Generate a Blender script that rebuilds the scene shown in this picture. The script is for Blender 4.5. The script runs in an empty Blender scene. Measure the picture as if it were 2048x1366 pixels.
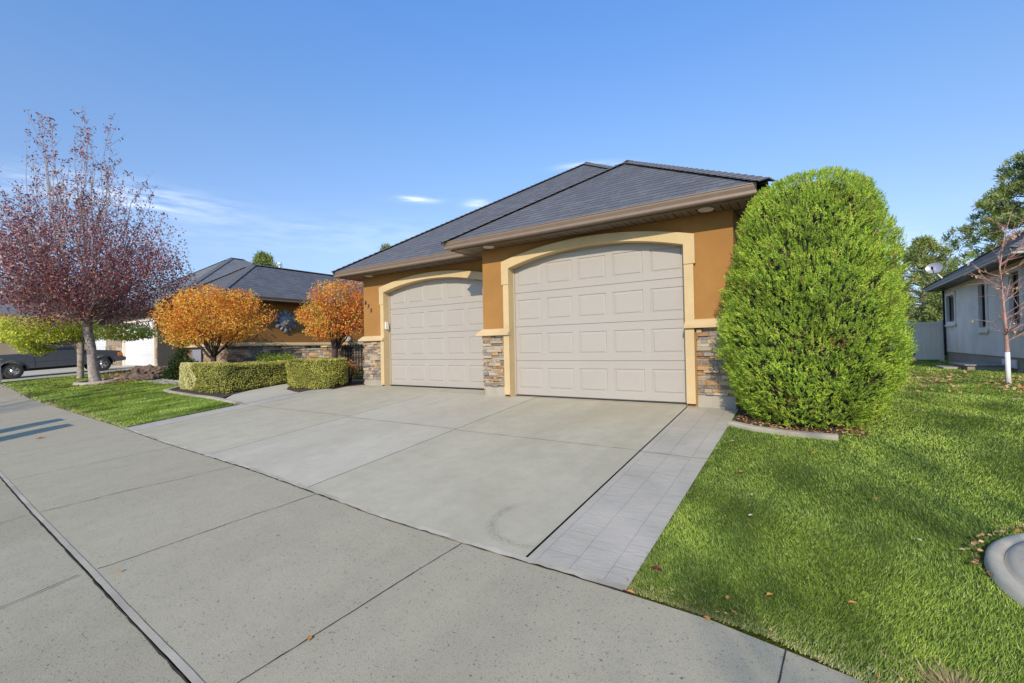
import bpy, bmesh, math, random
import numpy as np
from mathutils import Vector, Matrix

# ------------------------------------------------------------------ camera, sky, sun, exposure
sc = bpy.context.scene
R_ = math.radians
cam = bpy.data.cameras.new("camera")
camo = bpy.data.objects.new("camera", cam)
sc.collection.objects.link(camo)
cam.sensor_width = 36.0
cam.lens = 908.527 / 2048 * 36.0
cam.clip_start = 0.05
cam.clip_end = 3000
PI_, RO, YA = 0.0112, -0.0206, 0.5893
CAM = Vector((4.436, -6.784, 0.854))
_fw = Vector((-math.sin(YA) * math.cos(PI_), math.cos(YA) * math.cos(PI_), math.sin(PI_)))
_rt = Vector((math.cos(YA), math.sin(YA), 0))
_up = _rt.cross(_fw)
_r2 = math.cos(RO) * _rt + math.sin(RO) * _up
_u2 = -math.sin(RO) * _rt + math.cos(RO) * _up
camo.matrix_world = Matrix(((_r2.x, _u2.x, -_fw.x, CAM.x), (_r2.y, _u2.y, -_fw.y, CAM.y),
                            (_r2.z, _u2.z, -_fw.z, CAM.z), (0, 0, 0, 1)))
sc.camera = camo

SUN_D = Vector((-0.40, 1.257, -0.72)).normalized()
world = bpy.data.worlds.new("World")
sc.world = world
world.use_nodes = True
wn, wl = world.node_tree.nodes, world.node_tree.links
wn.clear()
w_out = wn.new("ShaderNodeOutputWorld")
w_bg = wn.new("ShaderNodeBackground")
w_bg.inputs[1].default_value = 0.15
w_sky = wn.new("ShaderNodeTexSky")
w_sky.sky_type = 'NISHITA'
w_sky.sun_disc = False
w_sky.sun_elevation = R_(28.6)
w_sky.sun_rotation = R_(162.3)
w_sky.altitude = 800
w_sky.air_density = 1.0
w_sky.dust_density = 0.3
w_sky.ozone_density = 2.2
w_hs = wn.new("ShaderNodeHueSaturation")
w_hs.inputs['Hue'].default_value = 0.50
w_hs.inputs['Saturation'].default_value = 1.0
w_hs.inputs['Value'].default_value = 1.30
wl.new(w_sky.outputs[0], w_hs.inputs['Color'])
w_tint = wn.new("ShaderNodeMix"); w_tint.data_type = 'RGBA'; w_tint.blend_type = 'MULTIPLY'
w_tint.inputs[0].default_value = 1.0
w_tc = wn.new("ShaderNodeTexCoord"); w_sep = wn.new("ShaderNodeSeparateXYZ"); wl.new(w_tc.outputs['Generated'], w_sep.inputs[0])
w_rmp = wn.new("ShaderNodeValToRGB"); w_el = w_rmp.color_ramp.elements
w_el[0].position = 0.0; w_el[0].color = (0.22, 0.27, 0.38, 1)
w_el[1].position = 0.62; w_el[1].color = (0.54, 0.77, 0.98, 1)
for _p, _c in ((0.06, (0.27, 0.31, 0.42, 1)), (0.12, (0.42, 0.42, 0.46, 1)), (0.20, (0.56, 0.53, 0.56, 1)), (0.40, (0.60, 0.66, 0.725, 1))):
    _e = w_el.new(_p); _e.color = _c
wl.new(w_sep.outputs[2], w_rmp.inputs[0]); wl.new(w_rmp.outputs[0], w_tint.inputs[7])
wl.new(w_hs.outputs[0], w_tint.inputs[6])
# thin wisps of cloud low in the sky, placed by compass direction and height
w_geo = wn.new("ShaderNodeTexCoord")
cur = w_tint.outputs[2]
def wisp(center, size_h, size_v, amount, seed):
    """soft streaky cloud round a direction (unit vector)"""
    global cur
    c = Vector(center).normalized()
    h = Vector((-c.y, c.x, 0)).normalized()
    v = c.cross(h)
    def dot(vec, scale):
        n = wn.new("ShaderNodeVectorMath"); n.operation = 'DOT_PRODUCT'
        wl.new(w_geo.outputs['Generated'], n.inputs[0]); n.inputs[1].default_value = vec
        m = wn.new("ShaderNodeMath"); m.operation = 'DIVIDE'
        wl.new(n.outputs['Value'], m.inputs[0]); m.inputs[1].default_value = scale
        p = wn.new("ShaderNodeMath"); p.operation = 'POWER'
        a = wn.new("ShaderNodeMath"); a.operation = 'ABSOLUTE'
        wl.new(m.outputs[0], a.inputs[0]); wl.new(a.outputs[0], p.inputs[0]); p.inputs[1].default_value = 2
        return p.outputs[0]
    s = wn.new("ShaderNodeMath"); s.operation = 'ADD'
    wl.new(dot(h, size_h), s.inputs[0]); wl.new(dot(v, size_v), s.inputs[1])
    e = wn.new("ShaderNodeMath"); e.operation = 'MULTIPLY'; e.inputs[1].default_value = -1
    wl.new(s.outputs[0], e.inputs[0])
    ex = wn.new("ShaderNodeMath"); ex.operation = 'EXPONENT'; wl.new(e.outputs[0], ex.inputs[0])
    # only the front half of the sphere
    f = wn.new("ShaderNodeVectorMath"); f.operation = 'DOT_PRODUCT'
    wl.new(w_geo.outputs['Generated'], f.inputs[0]); f.inputs[1].default_value = c
    fg = wn.new("ShaderNodeMath"); fg.operation = 'GREATER_THAN'; wl.new(f.outputs['Value'], fg.inputs[0]); fg.inputs[1].default_value = 0.2
    mp = wn.new("ShaderNodeMapping"); mp.inputs['Scale'].default_value = (9, 9, 60); mp.inputs['Location'].default_value = (seed, seed, 0)
    wl.new(w_geo.outputs['Generated'], mp.inputs['Vector'])
    nz = wn.new("ShaderNodeTexNoise"); nz.inputs['Scale'].default_value = 1.6; nz.inputs['Detail'].default_value = 5
    wl.new(mp.outputs[0], nz.inputs['Vector'])
    mr = wn.new("ShaderNodeMapRange"); mr.inputs[1].default_value = 0.36; mr.inputs[2].default_value = 0.68
    wl.new(nz.outputs[0], mr.inputs[0])
    m1 = wn.new("ShaderNodeMath"); m1.operation = 'MULTIPLY'; wl.new(ex.outputs[0], m1.inputs[0]); wl.new(mr.outputs[0], m1.inputs[1])
    m2 = wn.new("ShaderNodeMath"); m2.operation = 'MULTIPLY'; wl.new(m1.outputs[0], m2.inputs[0]); wl.new(fg.outputs[0], m2.inputs[1])
    m3 = wn.new("ShaderNodeMath"); m3.operation = 'MULTIPLY'; wl.new(m2.outputs[0], m3.inputs[0]); m3.inputs[1].default_value = amount
    m3.use_clamp = True
    mx = wn.new("ShaderNodeMix"); mx.data_type = 'RGBA'
    wl.new(m3.outputs[0], mx.inputs[0]); wl.new(cur, mx.inputs[6]); mx.inputs[7].default_value = (6.3, 6.5, 7.1, 1)
    cur = mx.outputs[2]
def dirpix(x, y):
    return _fw + _r2 * ((x - 1024) / 908.5) - _u2 * ((y - 683) / 908.5)
wisp(dirpix(832, 399), 0.040, 0.0055, 0.6, 3.1)
wisp(dirpix(955, 408), 0.025, 0.008, 0.5, 8.3)
wisp(dirpix(250, 392), 0.13, 0.020, 0.55, 5.7)
wisp(dirpix(1790, 520), 0.05, 0.03, 0.9, 1.9)
wisp(dirpix(700, 470), 0.45, 0.035, 0.10, 2.2)
wisp(dirpix(1180, 330), 0.06, 0.006, 0.35, 7.2)
wl.new(cur, w_bg.inputs[0])
wl.new(w_bg.outputs[0], w_out.inputs[0])

sun = bpy.data.lights.new("sun", 'SUN')
sun.energy = 2.35
sun.angle = R_(0.55)
sun.color = (1.0, 0.87, 0.70)
suno = bpy.data.objects.new("sun", sun)
suno.rotation_euler = SUN_D.to_track_quat('-Z', 'Y').to_euler()
suno.location = (10, -30, 20)
sc.collection.objects.link(suno)

sc.view_settings.view_transform = 'Standard'
sc.view_settings.look = 'None'
sc.view_settings.gamma = 1
sc.view_settings.exposure = 0.72
sc.cycles.max_bounces = 6
sc.cycles.diffuse_bounces = 3
sc.cycles.transparent_max_bounces = 6

rng = np.random.default_rng(11)
random.seed(5)

# ------------------------------------------------------------------ materials
def new_mat(name):
    m = bpy.data.materials.new(name); m.use_nodes = True
    nt = m.node_tree; nt.nodes.clear()
    o = nt.nodes.new("ShaderNodeOutputMaterial")
    b = nt.nodes.new("ShaderNodeBsdfPrincipled")
    nt.links.new(b.outputs[0], o.inputs[0])
    return m, nt.nodes, nt.links, b, o
def ramp(n, stops, interp='LINEAR'):
    r = n.new("ShaderNodeValToRGB"); r.color_ramp.interpolation = interp
    els = r.color_ramp.elements
    while len(els) > 1: els.remove(els[-1])
    els[0].position = stops[0][0]; els[0].color = (*stops[0][1], 1)
    for p, c in stops[1:]:
        e = els.new(p); e.color = (*c, 1)
    return r
def noise(n, l, scale, detail=4, rough=0.55, vec=None, dist=0):
    t = n.new("ShaderNodeTexNoise"); t.inputs['Scale'].default_value = scale
    t.inputs['Detail'].default_value = detail; t.inputs['Roughness'].default_value = rough
    t.inputs['Distortion'].default_value = dist
    if vec is not None: l.new(vec, t.inputs['Vector'])
    return t
def mixc(n, l, fac, a, b, blend='MIX'):
    m = n.new("ShaderNodeMix"); m.data_type = 'RGBA'; m.blend_type = blend
    for s, v in ((0, fac), (6, a), (7, b)):
        if isinstance(v, (int, float)): m.inputs[s].default_value = v
        elif isinstance(v, tuple): m.inputs[s].default_value = (*v, 1)
        else: l.new(v, m.inputs[s])
    return m.outputs[2]
def bump(n, l, b, h, strength, dist):
    u = n.new("ShaderNodeBump"); u.inputs['Strength'].default_value = strength; u.inputs['Distance'].default_value = dist
    l.new(h, u.inputs['Height']); l.new(u.outputs[0], b.inputs['Normal'])
    return u
def mapr(n, l, v, a, b, c=0.0, d=1.0):
    m = n.new("ShaderNodeMapRange"); l.new(v, m.inputs[0])
    m.inputs[1].default_value = a; m.inputs[2].default_value = b; m.inputs[3].default_value = c; m.inputs[4].default_value = d
    return m.outputs[0]
def mapping(n, l, scale, vec=None, rot=(0, 0, 0)):
    if vec is None:
        t = n.new("ShaderNodeTexCoord"); vec = t.outputs['Object']
    m = n.new("ShaderNodeMapping"); m.inputs['Scale'].default_value = scale; m.inputs['Rotation'].default_value = rot
    l.new(vec, m.inputs['Vector']); return m.outputs[0]
def wpos(n):
    return n.new("ShaderNodeNewGeometry").outputs['Position']

def plain(name, col, rough=0.7, metal=0.0, var=0.12, scale=8, bmp=0.0, bscale=60, spec=0.5):
    m, n, l, b, o = new_mat(name)
    p = wpos(n)
    t = noise(n, l, scale, 4, 0.6, p)
    c = mixc(n, l, mapr(n, l, t.outputs[0], 0.3, 0.7), tuple(x * (1 - var) for x in col), tuple(min(1, x * (1 + var)) for x in col))
    l.new(c, b.inputs['Base Color'])
    b.inputs['Roughness'].default_value = rough; b.inputs['Metallic'].default_value = metal
    b.inputs['Specular IOR Level'].default_value = spec
    if bmp:
        t2 = noise(n, l, bscale, 3, 0.6, p)
        bump(n, l, b, t2.outputs[0], bmp, 0.01)
    return m

def leaf_mat(name, stops, transl=0.35, clump=2.0, clump_amt=0.35, rough=0.55, spec=0.25):
    m, n, l, b, o = new_mat(name)
    a = n.new("ShaderNodeAttribute"); a.attribute_name = 'v'
    r = ramp(n, stops); l.new(a.outputs['Fac'], r.inputs[0])
    p = wpos(n)
    t = noise(n, l, clump, 3, 0.6, p)
    hs = n.new("ShaderNodeHueSaturation")
    l.new(mapr(n, l, t.outputs[0], 0.3, 0.7, 1 - clump_amt, 1 + clump_amt), hs.inputs['Value'])
    l.new(r.outputs[0], hs.inputs['Color'])
    l.new(hs.outputs[0], b.inputs['Base Color'])
    b.inputs['Roughness'].default_value = rough
    b.inputs['Specular IOR Level'].default_value = spec
    tr = n.new("ShaderNodeBsdfTranslucent"); l.new(hs.outputs[0], tr.inputs[0])
    mx = n.new("ShaderNodeMixShader"); mx.inputs[0].default_value = transl
    l.new(b.outputs[0], mx.inputs[1]); l.new(tr.outputs[0], mx.inputs[2]); l.new(mx.outputs[0], o.inputs[0])
    return m

def stucco(name, col):
    m, n, l, b, o = new_mat(name)
    p = wpos(n)
    t = noise(n, l, 1.3, 6, 0.65, p)
    c = mixc(n, l, mapr(n, l, t.outputs[0], 0.3, 0.75), tuple(x * 0.84 for x in col), tuple(x * 1.12 for x in col))
    t3 = noise(n, l, 190, 2, 0.7, p)
    c = mixc(n, l, mapr(n, l, t3.outputs[0], 0.35, 0.65, 0.0, 0.22), c, tuple(x * 0.6 for x in col))
    l.new(c, b.inputs['Base Color']); b.inputs['Roughness'].default_value = 0.92
    t2 = noise(n, l, 150, 4, 0.7, p)
    bump(n, l, b, t2.outputs[0], 0.5, 0.004)
    return m

def concrete(name, col, speck=0.5, stain=0.15, stain_scale=0.6, tint=(0.30, 0.26, 0.19), streak=0.0, mark=None):
    m, n, l, b, o = new_mat(name)
    p = wpos(n)
    big = noise(n, l, stain_scale, 6, 0.6, mapping(n, l, (1.0, 0.45, 1), p))
    c = mixc(n, l, mapr(n, l, big.outputs[0], 0.35, 0.70, 0, 0.85), col, tint)
    mid = noise(n, l, 5, 5, 0.7, p)
    c = mixc(n, l, mapr(n, l, mid.outputs[0], 0.35, 0.7, 0, stain), c, tuple(x * 0.6 for x in col))
    if streak:
        st = noise(n, l, 1.6, 4, 0.6, mapping(n, l, (1.3, 0.10, 1), p))
        c = mixc(n, l, mapr(n, l, st.outputs[0], 0.5, 0.75, 0, streak), c, tuple(x * 0.6 for x in col))
    f1 = noise(n, l, 170, 2, 0.8, p)
    c = mixc(n, l, mapr(n, l, f1.outputs[0], 0.56, 0.72, 0, speck), c, tuple(x * 0.25 for x in col))
    f3 = noise(n, l, 60, 2, 0.6, p)
    c = mixc(n, l, mapr(n, l, f3.outputs[0], 0.64, 0.72, 0, speck), c, tuple(x * 0.22 for x in col))
    vo = n.new("ShaderNodeTexVoronoi"); vo.inputs['Scale'].default_value = 58; l.new(p, vo.inputs['Vector'])
    vsz = n.new("ShaderNodeSeparateColor"); l.new(vo.outputs['Color'], vsz.inputs[0])
    thr = n.new("ShaderNodeMath"); thr.operation = 'MULTIPLY_ADD'; l.new(vsz.outputs[0], thr.inputs[0]); thr.inputs[1].default_value = 0.30; thr.inputs[2].default_value = -0.10
    less = n.new("ShaderNodeMath"); less.operation = 'LESS_THAN'; l.new(vo.outputs['Distance'], less.inputs[0]); l.new(thr.outputs[0], less.inputs[1])
    pf = n.new("ShaderNodeMath"); pf.operation = 'MULTIPLY'; l.new(less.outputs[0], pf.inputs[0]); pf.inputs[1].default_value = min(1, speck)
    c = mixc(n, l, pf.outputs[0], c, tuple(x * 0.55 for x in col))
    if mark:
        # half ring of tyre rubber left by a turning wheel
        dv = n.new("ShaderNodeVectorMath"); dv.operation = 'SUBTRACT'; l.new(p, dv.inputs[0]); dv.inputs[1].default_value = (mark[0], mark[1], 0)
        sq = n.new("ShaderNodeVectorMath"); sq.operation = 'MULTIPLY'; l.new(dv.outputs[0], sq.inputs[0]); sq.inputs[1].default_value = (1, mark[3], 0)
        ln_ = n.new("ShaderNodeVectorMath"); ln_.operation = 'LENGTH'; l.new(sq.outputs[0], ln_.inputs[0])
        d1 = n.new("ShaderNodeMath"); d1.operation = 'SUBTRACT'; l.new(ln_.outputs['Value'], d1.inputs[0]); d1.inputs[1].default_value = mark[2]
        d2 = n.new("ShaderNodeMath"); d2.operation = 'ABSOLUTE'; l.new(d1.outputs[0], d2.inputs[0])
        ring_ = mapr(n, l, d2.outputs[0], 0.0, 0.055, 1.0, 0.0)
        sx_ = n.new("ShaderNodeSeparateXYZ"); l.new(dv.outputs[0], sx_.inputs[0])
        sm_ = n.new("ShaderNodeMath"); sm_.operation = 'ADD'; l.new(sx_.outputs[0], sm_.inputs[0]); l.new(sx_.outputs[1], sm_.inputs[1])
        side_ = mapr(n, l, sm_.outputs[0], -0.2, -0.05, 1.0, 0.0)
        tn = noise(n, l, 70, 3, 0.8, p)
        m_a = n.new("ShaderNodeMath"); m_a.operation = 'MULTIPLY'; l.new(ring_, m_a.inputs[0]); l.new(side_, m_a.inputs[1])
        m_b = n.new("ShaderNodeMath"); m_b.operation = 'MULTIPLY'; l.new(m_a.outputs[0], m_b.inputs[0]); l.new(mapr(n, l, tn.outputs[0], 0.42, 0.62, 0, 0.75), m_b.inputs[1])
        c = mixc(n, l, m_b.outputs[0], c, tuple(x * 0.35 for x in col))
    f2 = noise(n, l, 230, 2, 0.8, p)
    c = mixc(n, l, mapr(n, l, f2.outputs[0], 0.6, 0.75, 0, speck * 0.5), c, tuple(min(1, x * 1.6) for x in col))
    l.new(c, b.inputs['Base Color']); b.inputs['Roughness'].default_value = 0.9
    b.inputs['Specular IOR Level'].default_value = 0.3
    bump(n, l, b, f1.outputs[0], 0.35 * speck + 0.05, 0.006)
    return m

M = {}
M['stucco'] = stucco('orange stucco', (0.385, 0.192, 0.050))
M['trim'] = stucco('cream trim stucco', (0.66, 0.50, 0.26))
M['found'] = concrete('foundation concrete', (0.46, 0.42, 0.34), 0.3, 0.4, 1.5)
M['walkc'] = concrete('sidewalk concrete', (0.465, 0.412, 0.282), 0.85, 0.25, 0.5, (0.41, 0.362, 0.242), 0.22)
M['apron'] = concrete('curb concrete', (0.44, 0.395, 0.275), 0.95, 0.3, 0.8, (0.37, 0.325, 0.21), 0.2)
M['drive'] = concrete('driveway concrete beige', (0.55, 0.50, 0.355), 0.2, 0.35, 0.75, (0.43, 0.38, 0.255), 0.30, (2.75, -3.98, 0.33, 1.0))
M['driveg'] = concrete('driveway concrete grey', (0.585, 0.535, 0.40), 0.2, 0.3, 0.75, (0.46, 0.41, 0.295), 0.32)
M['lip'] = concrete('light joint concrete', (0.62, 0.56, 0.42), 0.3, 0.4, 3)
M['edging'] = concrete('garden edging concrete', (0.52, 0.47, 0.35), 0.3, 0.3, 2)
M['dark'] = plain('dark joint', (0.035, 0.032, 0.028), 0.95)
M['brown'] = plain('brown gutter metal', (0.26, 0.19, 0.135), 0.38, 0.1, 0.06)
M['soffit'] = plain('brown soffit metal', (0.17, 0.125, 0.085), 0.45, 0.1, 0.10)
M['white'] = plain('white paint', (0.78, 0.77, 0.74), 0.5, 0, 0.03)
M['lampglass'] = plain('recessed lamp lens', (0.60, 0.56, 0.48), 0.35, 0, 0.03)
M['iron'] = plain('black iron', (0.02, 0.02, 0.024), 0.4, 0.6, 0.2)
M['metal'] = plain('grey metal', (0.30, 0.29, 0.28), 0.5, 0.25, 0.25, 14, 0.4, 40)
M['bronze'] = plain('weathered bronze numbers', (0.11, 0.065, 0.03), 0.5, 0.4)
M['grey'] = stucco('white grey stucco', (0.93, 0.87, 0.74))
M['vinyl'] = plain('beige vinyl', (0.88, 0.78, 0.60), 0.5, 0, 0.04)
M['bark'] = plain('grey bark', (0.34, 0.29, 0.25), 0.9, 0, 0.45, 9, 1.0, 35)
M['barkdark'] = plain('dark bark', (0.07, 0.050, 0.042), 0.9, 0, 0.35, 14, 1.0, 45)
M['barkgrey'] = plain('pale grey twig bark', (0.42, 0.36, 0.34), 0.8, 0, 0.35, 14)
M['redtwig'] = plain('reddish twig bark', (0.46, 0.26, 0.21), 0.7, 0, 0.3, 14)
M['paper'] = plain('white trunk paint', (0.80, 0.79, 0.77), 0.8, 0, 0.05)
M['soil'] = plain('dark mulch', (0.075, 0.048, 0.032), 0.95, 0, 0.55, 30, 1.0, 80)
M['dirt'] = plain('dry soil and crumbs', (0.22, 0.17, 0.09), 0.95, 0, 0.6, 60, 1.0, 150)
M['rock'] = plain('brown lava rock', (0.16, 0.115, 0.085), 0.95, 0, 0.5, 9, 1.0, 30)
M['pebble'] = plain('pale river pebbles', (0.50, 0.47, 0.43), 0.7, 0, 0.4, 20)
M['asphalt'] = plain('street asphalt', (0.055, 0.055, 0.056), 0.9, 0, 0.3, 120, 0.6, 200)
M['tan'] = stucco('tan stucco', (0.62, 0.46, 0.28))
M['taupe'] = stucco('taupe stucco', (0.33, 0.27, 0.19))
M['greyshade'] = stucco('dark grey shade stucco', (0.13, 0.125, 0.115))
M['rubber'] = plain('tyre rubber', (0.055, 0.055, 0.055), 0.8)
M['chrome'] = plain('chrome wheel', (0.55, 0.55, 0.55), 0.25, 0.9, 0.1)
M['amber'] = plain('amber lens', (0.75, 0.22, 0.06), 0.25)
M['blue'] = plain('blue gazing ball', (0.18, 0.20, 0.48), 0.15, 0.3)
M['dish'] = plain('grey dish metal', (0.42, 0.42, 0.47), 0.4, 0.3)
M['concretebox'] = plain('grey green cabinet paint', (0.30, 0.33, 0.25), 0.6)

def door_mat(name, col):
    m, n, l, b, o = new_mat(name)
    p = wpos(n)
    g = noise(n, l, 22, 5, 0.65, mapping(n, l, (0.35, 1, 6), p), 0.8)
    c = mixc(n, l, mapr(n, l, g.outputs[0], 0.3, 0.7), tuple(x * 0.965 for x in col), tuple(x * 1.03 for x in col))
    d = noise(n, l, 1.2, 4, 0.6, p)
    c = mixc(n, l, mapr(n, l, d.outputs[0], 0.45, 0.8, 0, 0.25), c, tuple(x * 0.82 for x in col))
    l.new(c, b.inputs['Base Color']); b.inputs['Roughness'].default_value = 0.5
    bump(n, l, b, g.outputs[0], 0.22, 0.002)
    return m
M['door'] = door_mat('beige painted garage door', (0.425, 0.392, 0.340))
M['doorw'] = door_mat('white painted garage door', (0.80, 0.80, 0.80))

def shingle_mat(name, c1, c2, c3):
    m, n, l, b, o = new_mat(name)
    uv = n.new("ShaderNodeUVMap"); uv.uv_map = 'UVMap'
    br = n.new("ShaderNodeTexBrick")
    l.new(uv.outputs[0], br.inputs['Vector'])
    br.inputs['Scale'].default_value = 1.0
    br.inputs['Brick Width'].default_value = 0.21
    br.inputs['Row Height'].default_value = 0.143
    br.inputs['Mortar Size'].default_value = 0.004
    br.inputs['Mortar Smooth'].default_value = 0.3
    br.inputs['Bias'].default_value = 0.0
    br.offset = 0.37; br.squash = 0.7; br.squash_frequency = 3
    br.inputs['Color1'].default_value = (*c1, 1); br.inputs['Color2'].default_value = (*c2, 1)
    br.inputs['Mortar'].default_value = (*[x * 0.35 for x in c1], 1)
    p = wpos(n)
    g = noise(n, l, 260, 2, 0.8, p)
    c = mixc(n, l, mapr(n, l, g.outputs[0], 0.35, 0.7, 0, 0.6), br.outputs[0], c3)
    w = noise(n, l, 1.5, 5, 0.65, p)
    c = mixc(n, l, mapr(n, l, w.outputs[0], 0.3, 0.75, 0, 0.45), c, tuple(x * 0.7 for x in c1))
    l.new(c, b.inputs['Base Color']); b.inputs['Roughness'].default_value = 0.85
    b.inputs['Specular IOR Level'].default_value = 0.35
    bump(n, l, b, g.outputs[0], 0.5, 0.003)
    return m
M['shingle'] = shingle_mat('dark slate shingles', (0.088, 0.094, 0.105), (0.15, 0.155, 0.165), (0.23, 0.235, 0.24))
M['shingle2'] = shingle_mat('weathered grey shingles', (0.16, 0.16, 0.16), (0.24, 0.238, 0.235), (0.33, 0.33, 0.32))
M['cap'] = plain('ridge cap shingle', (0.16, 0.162, 0.165), 0.85, 0, 0.35, 30, 0.6, 200)

def stone_mat():
    m, n, l, b, o = new_mat('stacked ledge stone')
    a = n.new("ShaderNodeAttribute"); a.attribute_name = 'v'
    r = ramp(n, [(0.0, (0.145, 0.150, 0.130)), (0.14, (0.27, 0.27, 0.22)), (0.27, (0.44, 0.36, 0.235)),
                 (0.40, (0.40, 0.215, 0.085)), (0.52, (0.57, 0.44, 0.25)), (0.63, (0.20, 0.115, 0.070)),
                 (0.73, (0.50, 0.475, 0.37)), (0.84, (0.52, 0.29, 0.10)), (0.93, (0.20, 0.21, 0.195))], 'CONSTANT')
    l.new(a.outputs['Fac'], r.inputs[0])
    p = wpos(n)
    t = noise(n, l, 16, 6, 0.7, mapping(n, l, (0.5, 0.5, 1.6), p))
    c = mixc(n, l, mapr(n, l, t.outputs[0], 0.40, 0.68, 0, 0.5), r.outputs[0], (0.351, 0.169, 0.074))
    t2 = noise(n, l, 30, 5, 0.7, p)
    c = mixc(n, l, mapr(n, l, t2.outputs[0], 0.45, 0.7, 0, 0.6), c, (0.446, 0.405, 0.338))
    l.new(c, b.inputs['Base Color']); b.inputs['Roughness'].default_value = 0.75
    bump(n, l, b, t2.outputs[0], 1.0, 0.02)
    return m
M['stone'] = stone_mat()

def stamped_mat():
    m, n, l, b, o = new_mat('stamped slate concrete')
    p = wpos(n)
    br = n.new("ShaderNodeTexBrick")
    vec = mapping(n, l, (1, 1, 1), p, (0, 0, R_(90)))
    wob = noise(n, l, 2.5, 3, 0.6, p)
    add = n.new("ShaderNodeVectorMath"); add.operation = 'ADD'
    sc_ = n.new("ShaderNodeVectorMath"); sc_.operation = 'SCALE'; sc_.inputs['Scale'].default_value = 0.03
    l.new(wob.outputs['Color'], sc_.inputs[0]); l.new(vec, add.inputs[0]); l.new(sc_.outputs[0], add.inputs[1])
    l.new(add.outputs[0], br.inputs['Vector'])
    br.inputs['Scale'].default_value = 1; br.inputs['Brick Width'].default_value = 0.46; br.inputs['Row Height'].default_value = 0.215
    br.inputs['Mortar Size'].default_value = 0.004; br.inputs['Mortar Smooth'].default_value = 0.6; br.squash = 0.6; br.squash_frequency = 2
    br.inputs['Color1'].default_value = (0.42, 0.385, 0.30, 1); br.inputs['Color2'].default_value = (0.45, 0.41, 0.315, 1)
    br.inputs['Mortar'].default_value = (0.36, 0.33, 0.255, 1)
    t = noise(n, l, 1.4, 5, 0.6, p)
    c = mixc(n, l, mapr(n, l, t.outputs[0], 0.42, 0.72, 0, 0.9), br.outputs[0], (0.56, 0.50, 0.40))
    f = noise(n, l, 180, 2, 0.8, p)
    c = mixc(n, l, mapr(n, l, f.outputs[0], 0.55, 0.75, 0, 0.25), c, (0.12, 0.115, 0.11))
    l.new(c, b.inputs['Base Color']); b.inputs['Roughness'].default_value = 0.7
    sl = noise(n, l, 7, 5, 0.7, mapping(n, l, (0.6, 1.2, 1), p), 1.5)
    mth = n.new("ShaderNodeMath"); mth.operation = 'MULTIPLY_ADD'
    l.new(br.outputs['Fac'], mth.inputs[0]); mth.inputs[1].default_value = -0.6; l.new(sl.outputs[0], mth.inputs[2])
    bump(n, l, b, mth.outputs[0], 0.55, 0.014)
    return m
M['stamped'] = stamped_mat()

def lawn_mat():
    m, n, l, b, o = new_mat('short turf')
    p = wpos(n)
    t = noise(n, l, 0.9, 5, 0.6, p)
    c = mixc(n, l, mapr(n, l, t.outputs[0], 0.35, 0.7), (0.085, 0.12, 0.022), (0.17, 0.21, 0.045))
    f = noise(n, l, 45, 3, 0.8, p)
    c = mixc(n, l, mapr(n, l, f.outputs[0], 0.3, 0.7, 0, 0.7), c, (0.028, 0.045, 0.014))
    l.new(c, b.inputs['Base Color']); b.inputs['Roughness'].default_value = 0.95
    b.inputs['Specular IOR Level'].default_value = 0.1
    bump(n, l, b, f.outputs[0], 0.9, 0.03)
    return m
M['lawn'] = lawn_mat()
def grass_mat():
    m, n, l, b, o = new_mat('grass blades')
    a = n.new("ShaderNodeAttribute"); a.attribute_name = 'v'
    p = wpos(n)
    r = ramp(n, [(0, (0.10, 0.19, 0.015)), (0.4, (0.27, 0.40, 0.045)), (0.75, (0.50, 0.61, 0.12)), (0.93, (0.72, 0.74, 0.28)), (1, (0.72, 0.60, 0.32))])
    l.new(a.outputs['Fac'], r.inputs[0])
    t = noise(n, l, 1.5, 4, 0.6, mapping(n, l, (1.3, 0.55, 1), p, (0, 0, R_(-16))))  # stretched dark streaks in the blade colour also stand for tree shadows
    hs = n.new("ShaderNodeHueSaturation"); l.new(r.outputs[0], hs.inputs['Color'])
    l.new(mapr(n, l, t.outputs[0], 0.34, 0.66, 0.50, 1.38), hs.inputs['Value'])
    l.new(mapr(n, l, t.outputs[0], 0.34, 0.66, 0.515, 0.49), hs.inputs['Hue'])
    l.new(hs.outputs[0], b.inputs['Base Color']); b.inputs['Roughness'].default_value = 0.5
    b.inputs['Specular IOR Level'].default_value = 0.3
    tr = n.new("ShaderNodeBsdfTranslucent"); l.new(hs.outputs[0], tr.inputs[0])
    mx = n.new("ShaderNodeMixShader"); mx.inputs[0].default_value = 0.3
    l.new(b.outputs[0], mx.inputs[1]); l.new(tr.outputs[0], mx.inputs[2]); l.new(mx.outputs[0], o.inputs[0])
    return m
M['grass'] = grass_mat()
M['glass'] = plain('dark window glass', (0.02, 0.022, 0.026), 0.04, 0, 0.0)
M['frame'] = plain('black window frame', (0.02, 0.02, 0.02), 0.4)
M['paint'] = plain('dark grey car paint', (0.115, 0.125, 0.145), 0.30, 0.25, 0.05)
M['arborvitae'] = leaf_mat('arborvitae sprays', [(0, (0.16, 0.27, 0.040)), (0.35, (0.37, 0.53, 0.062)), (0.7, (0.60, 0.73, 0.095)),
                                                (0.955, (0.64, 0.66, 0.13)), (0.965, (0.42, 0.22, 0.09)), (1, (0.33, 0.16, 0.08))], 0.25, 2.6, 0.20)
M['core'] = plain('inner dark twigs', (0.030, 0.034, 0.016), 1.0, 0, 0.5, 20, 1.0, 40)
M['maroon'] = leaf_mat('maroon plum leaves', [(0, (0.15, 0.040, 0.048)), (0.35, (0.30, 0.095, 0.10)), (0.65, (0.50, 0.24, 0.21)), (0.88, (0.66, 0.45, 0.36)),
                                              (0.95, (0.55, 0.46, 0.10)), (1, (0.70, 0.48, 0.12))], 0.3, 0.9, 0.3)
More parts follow.
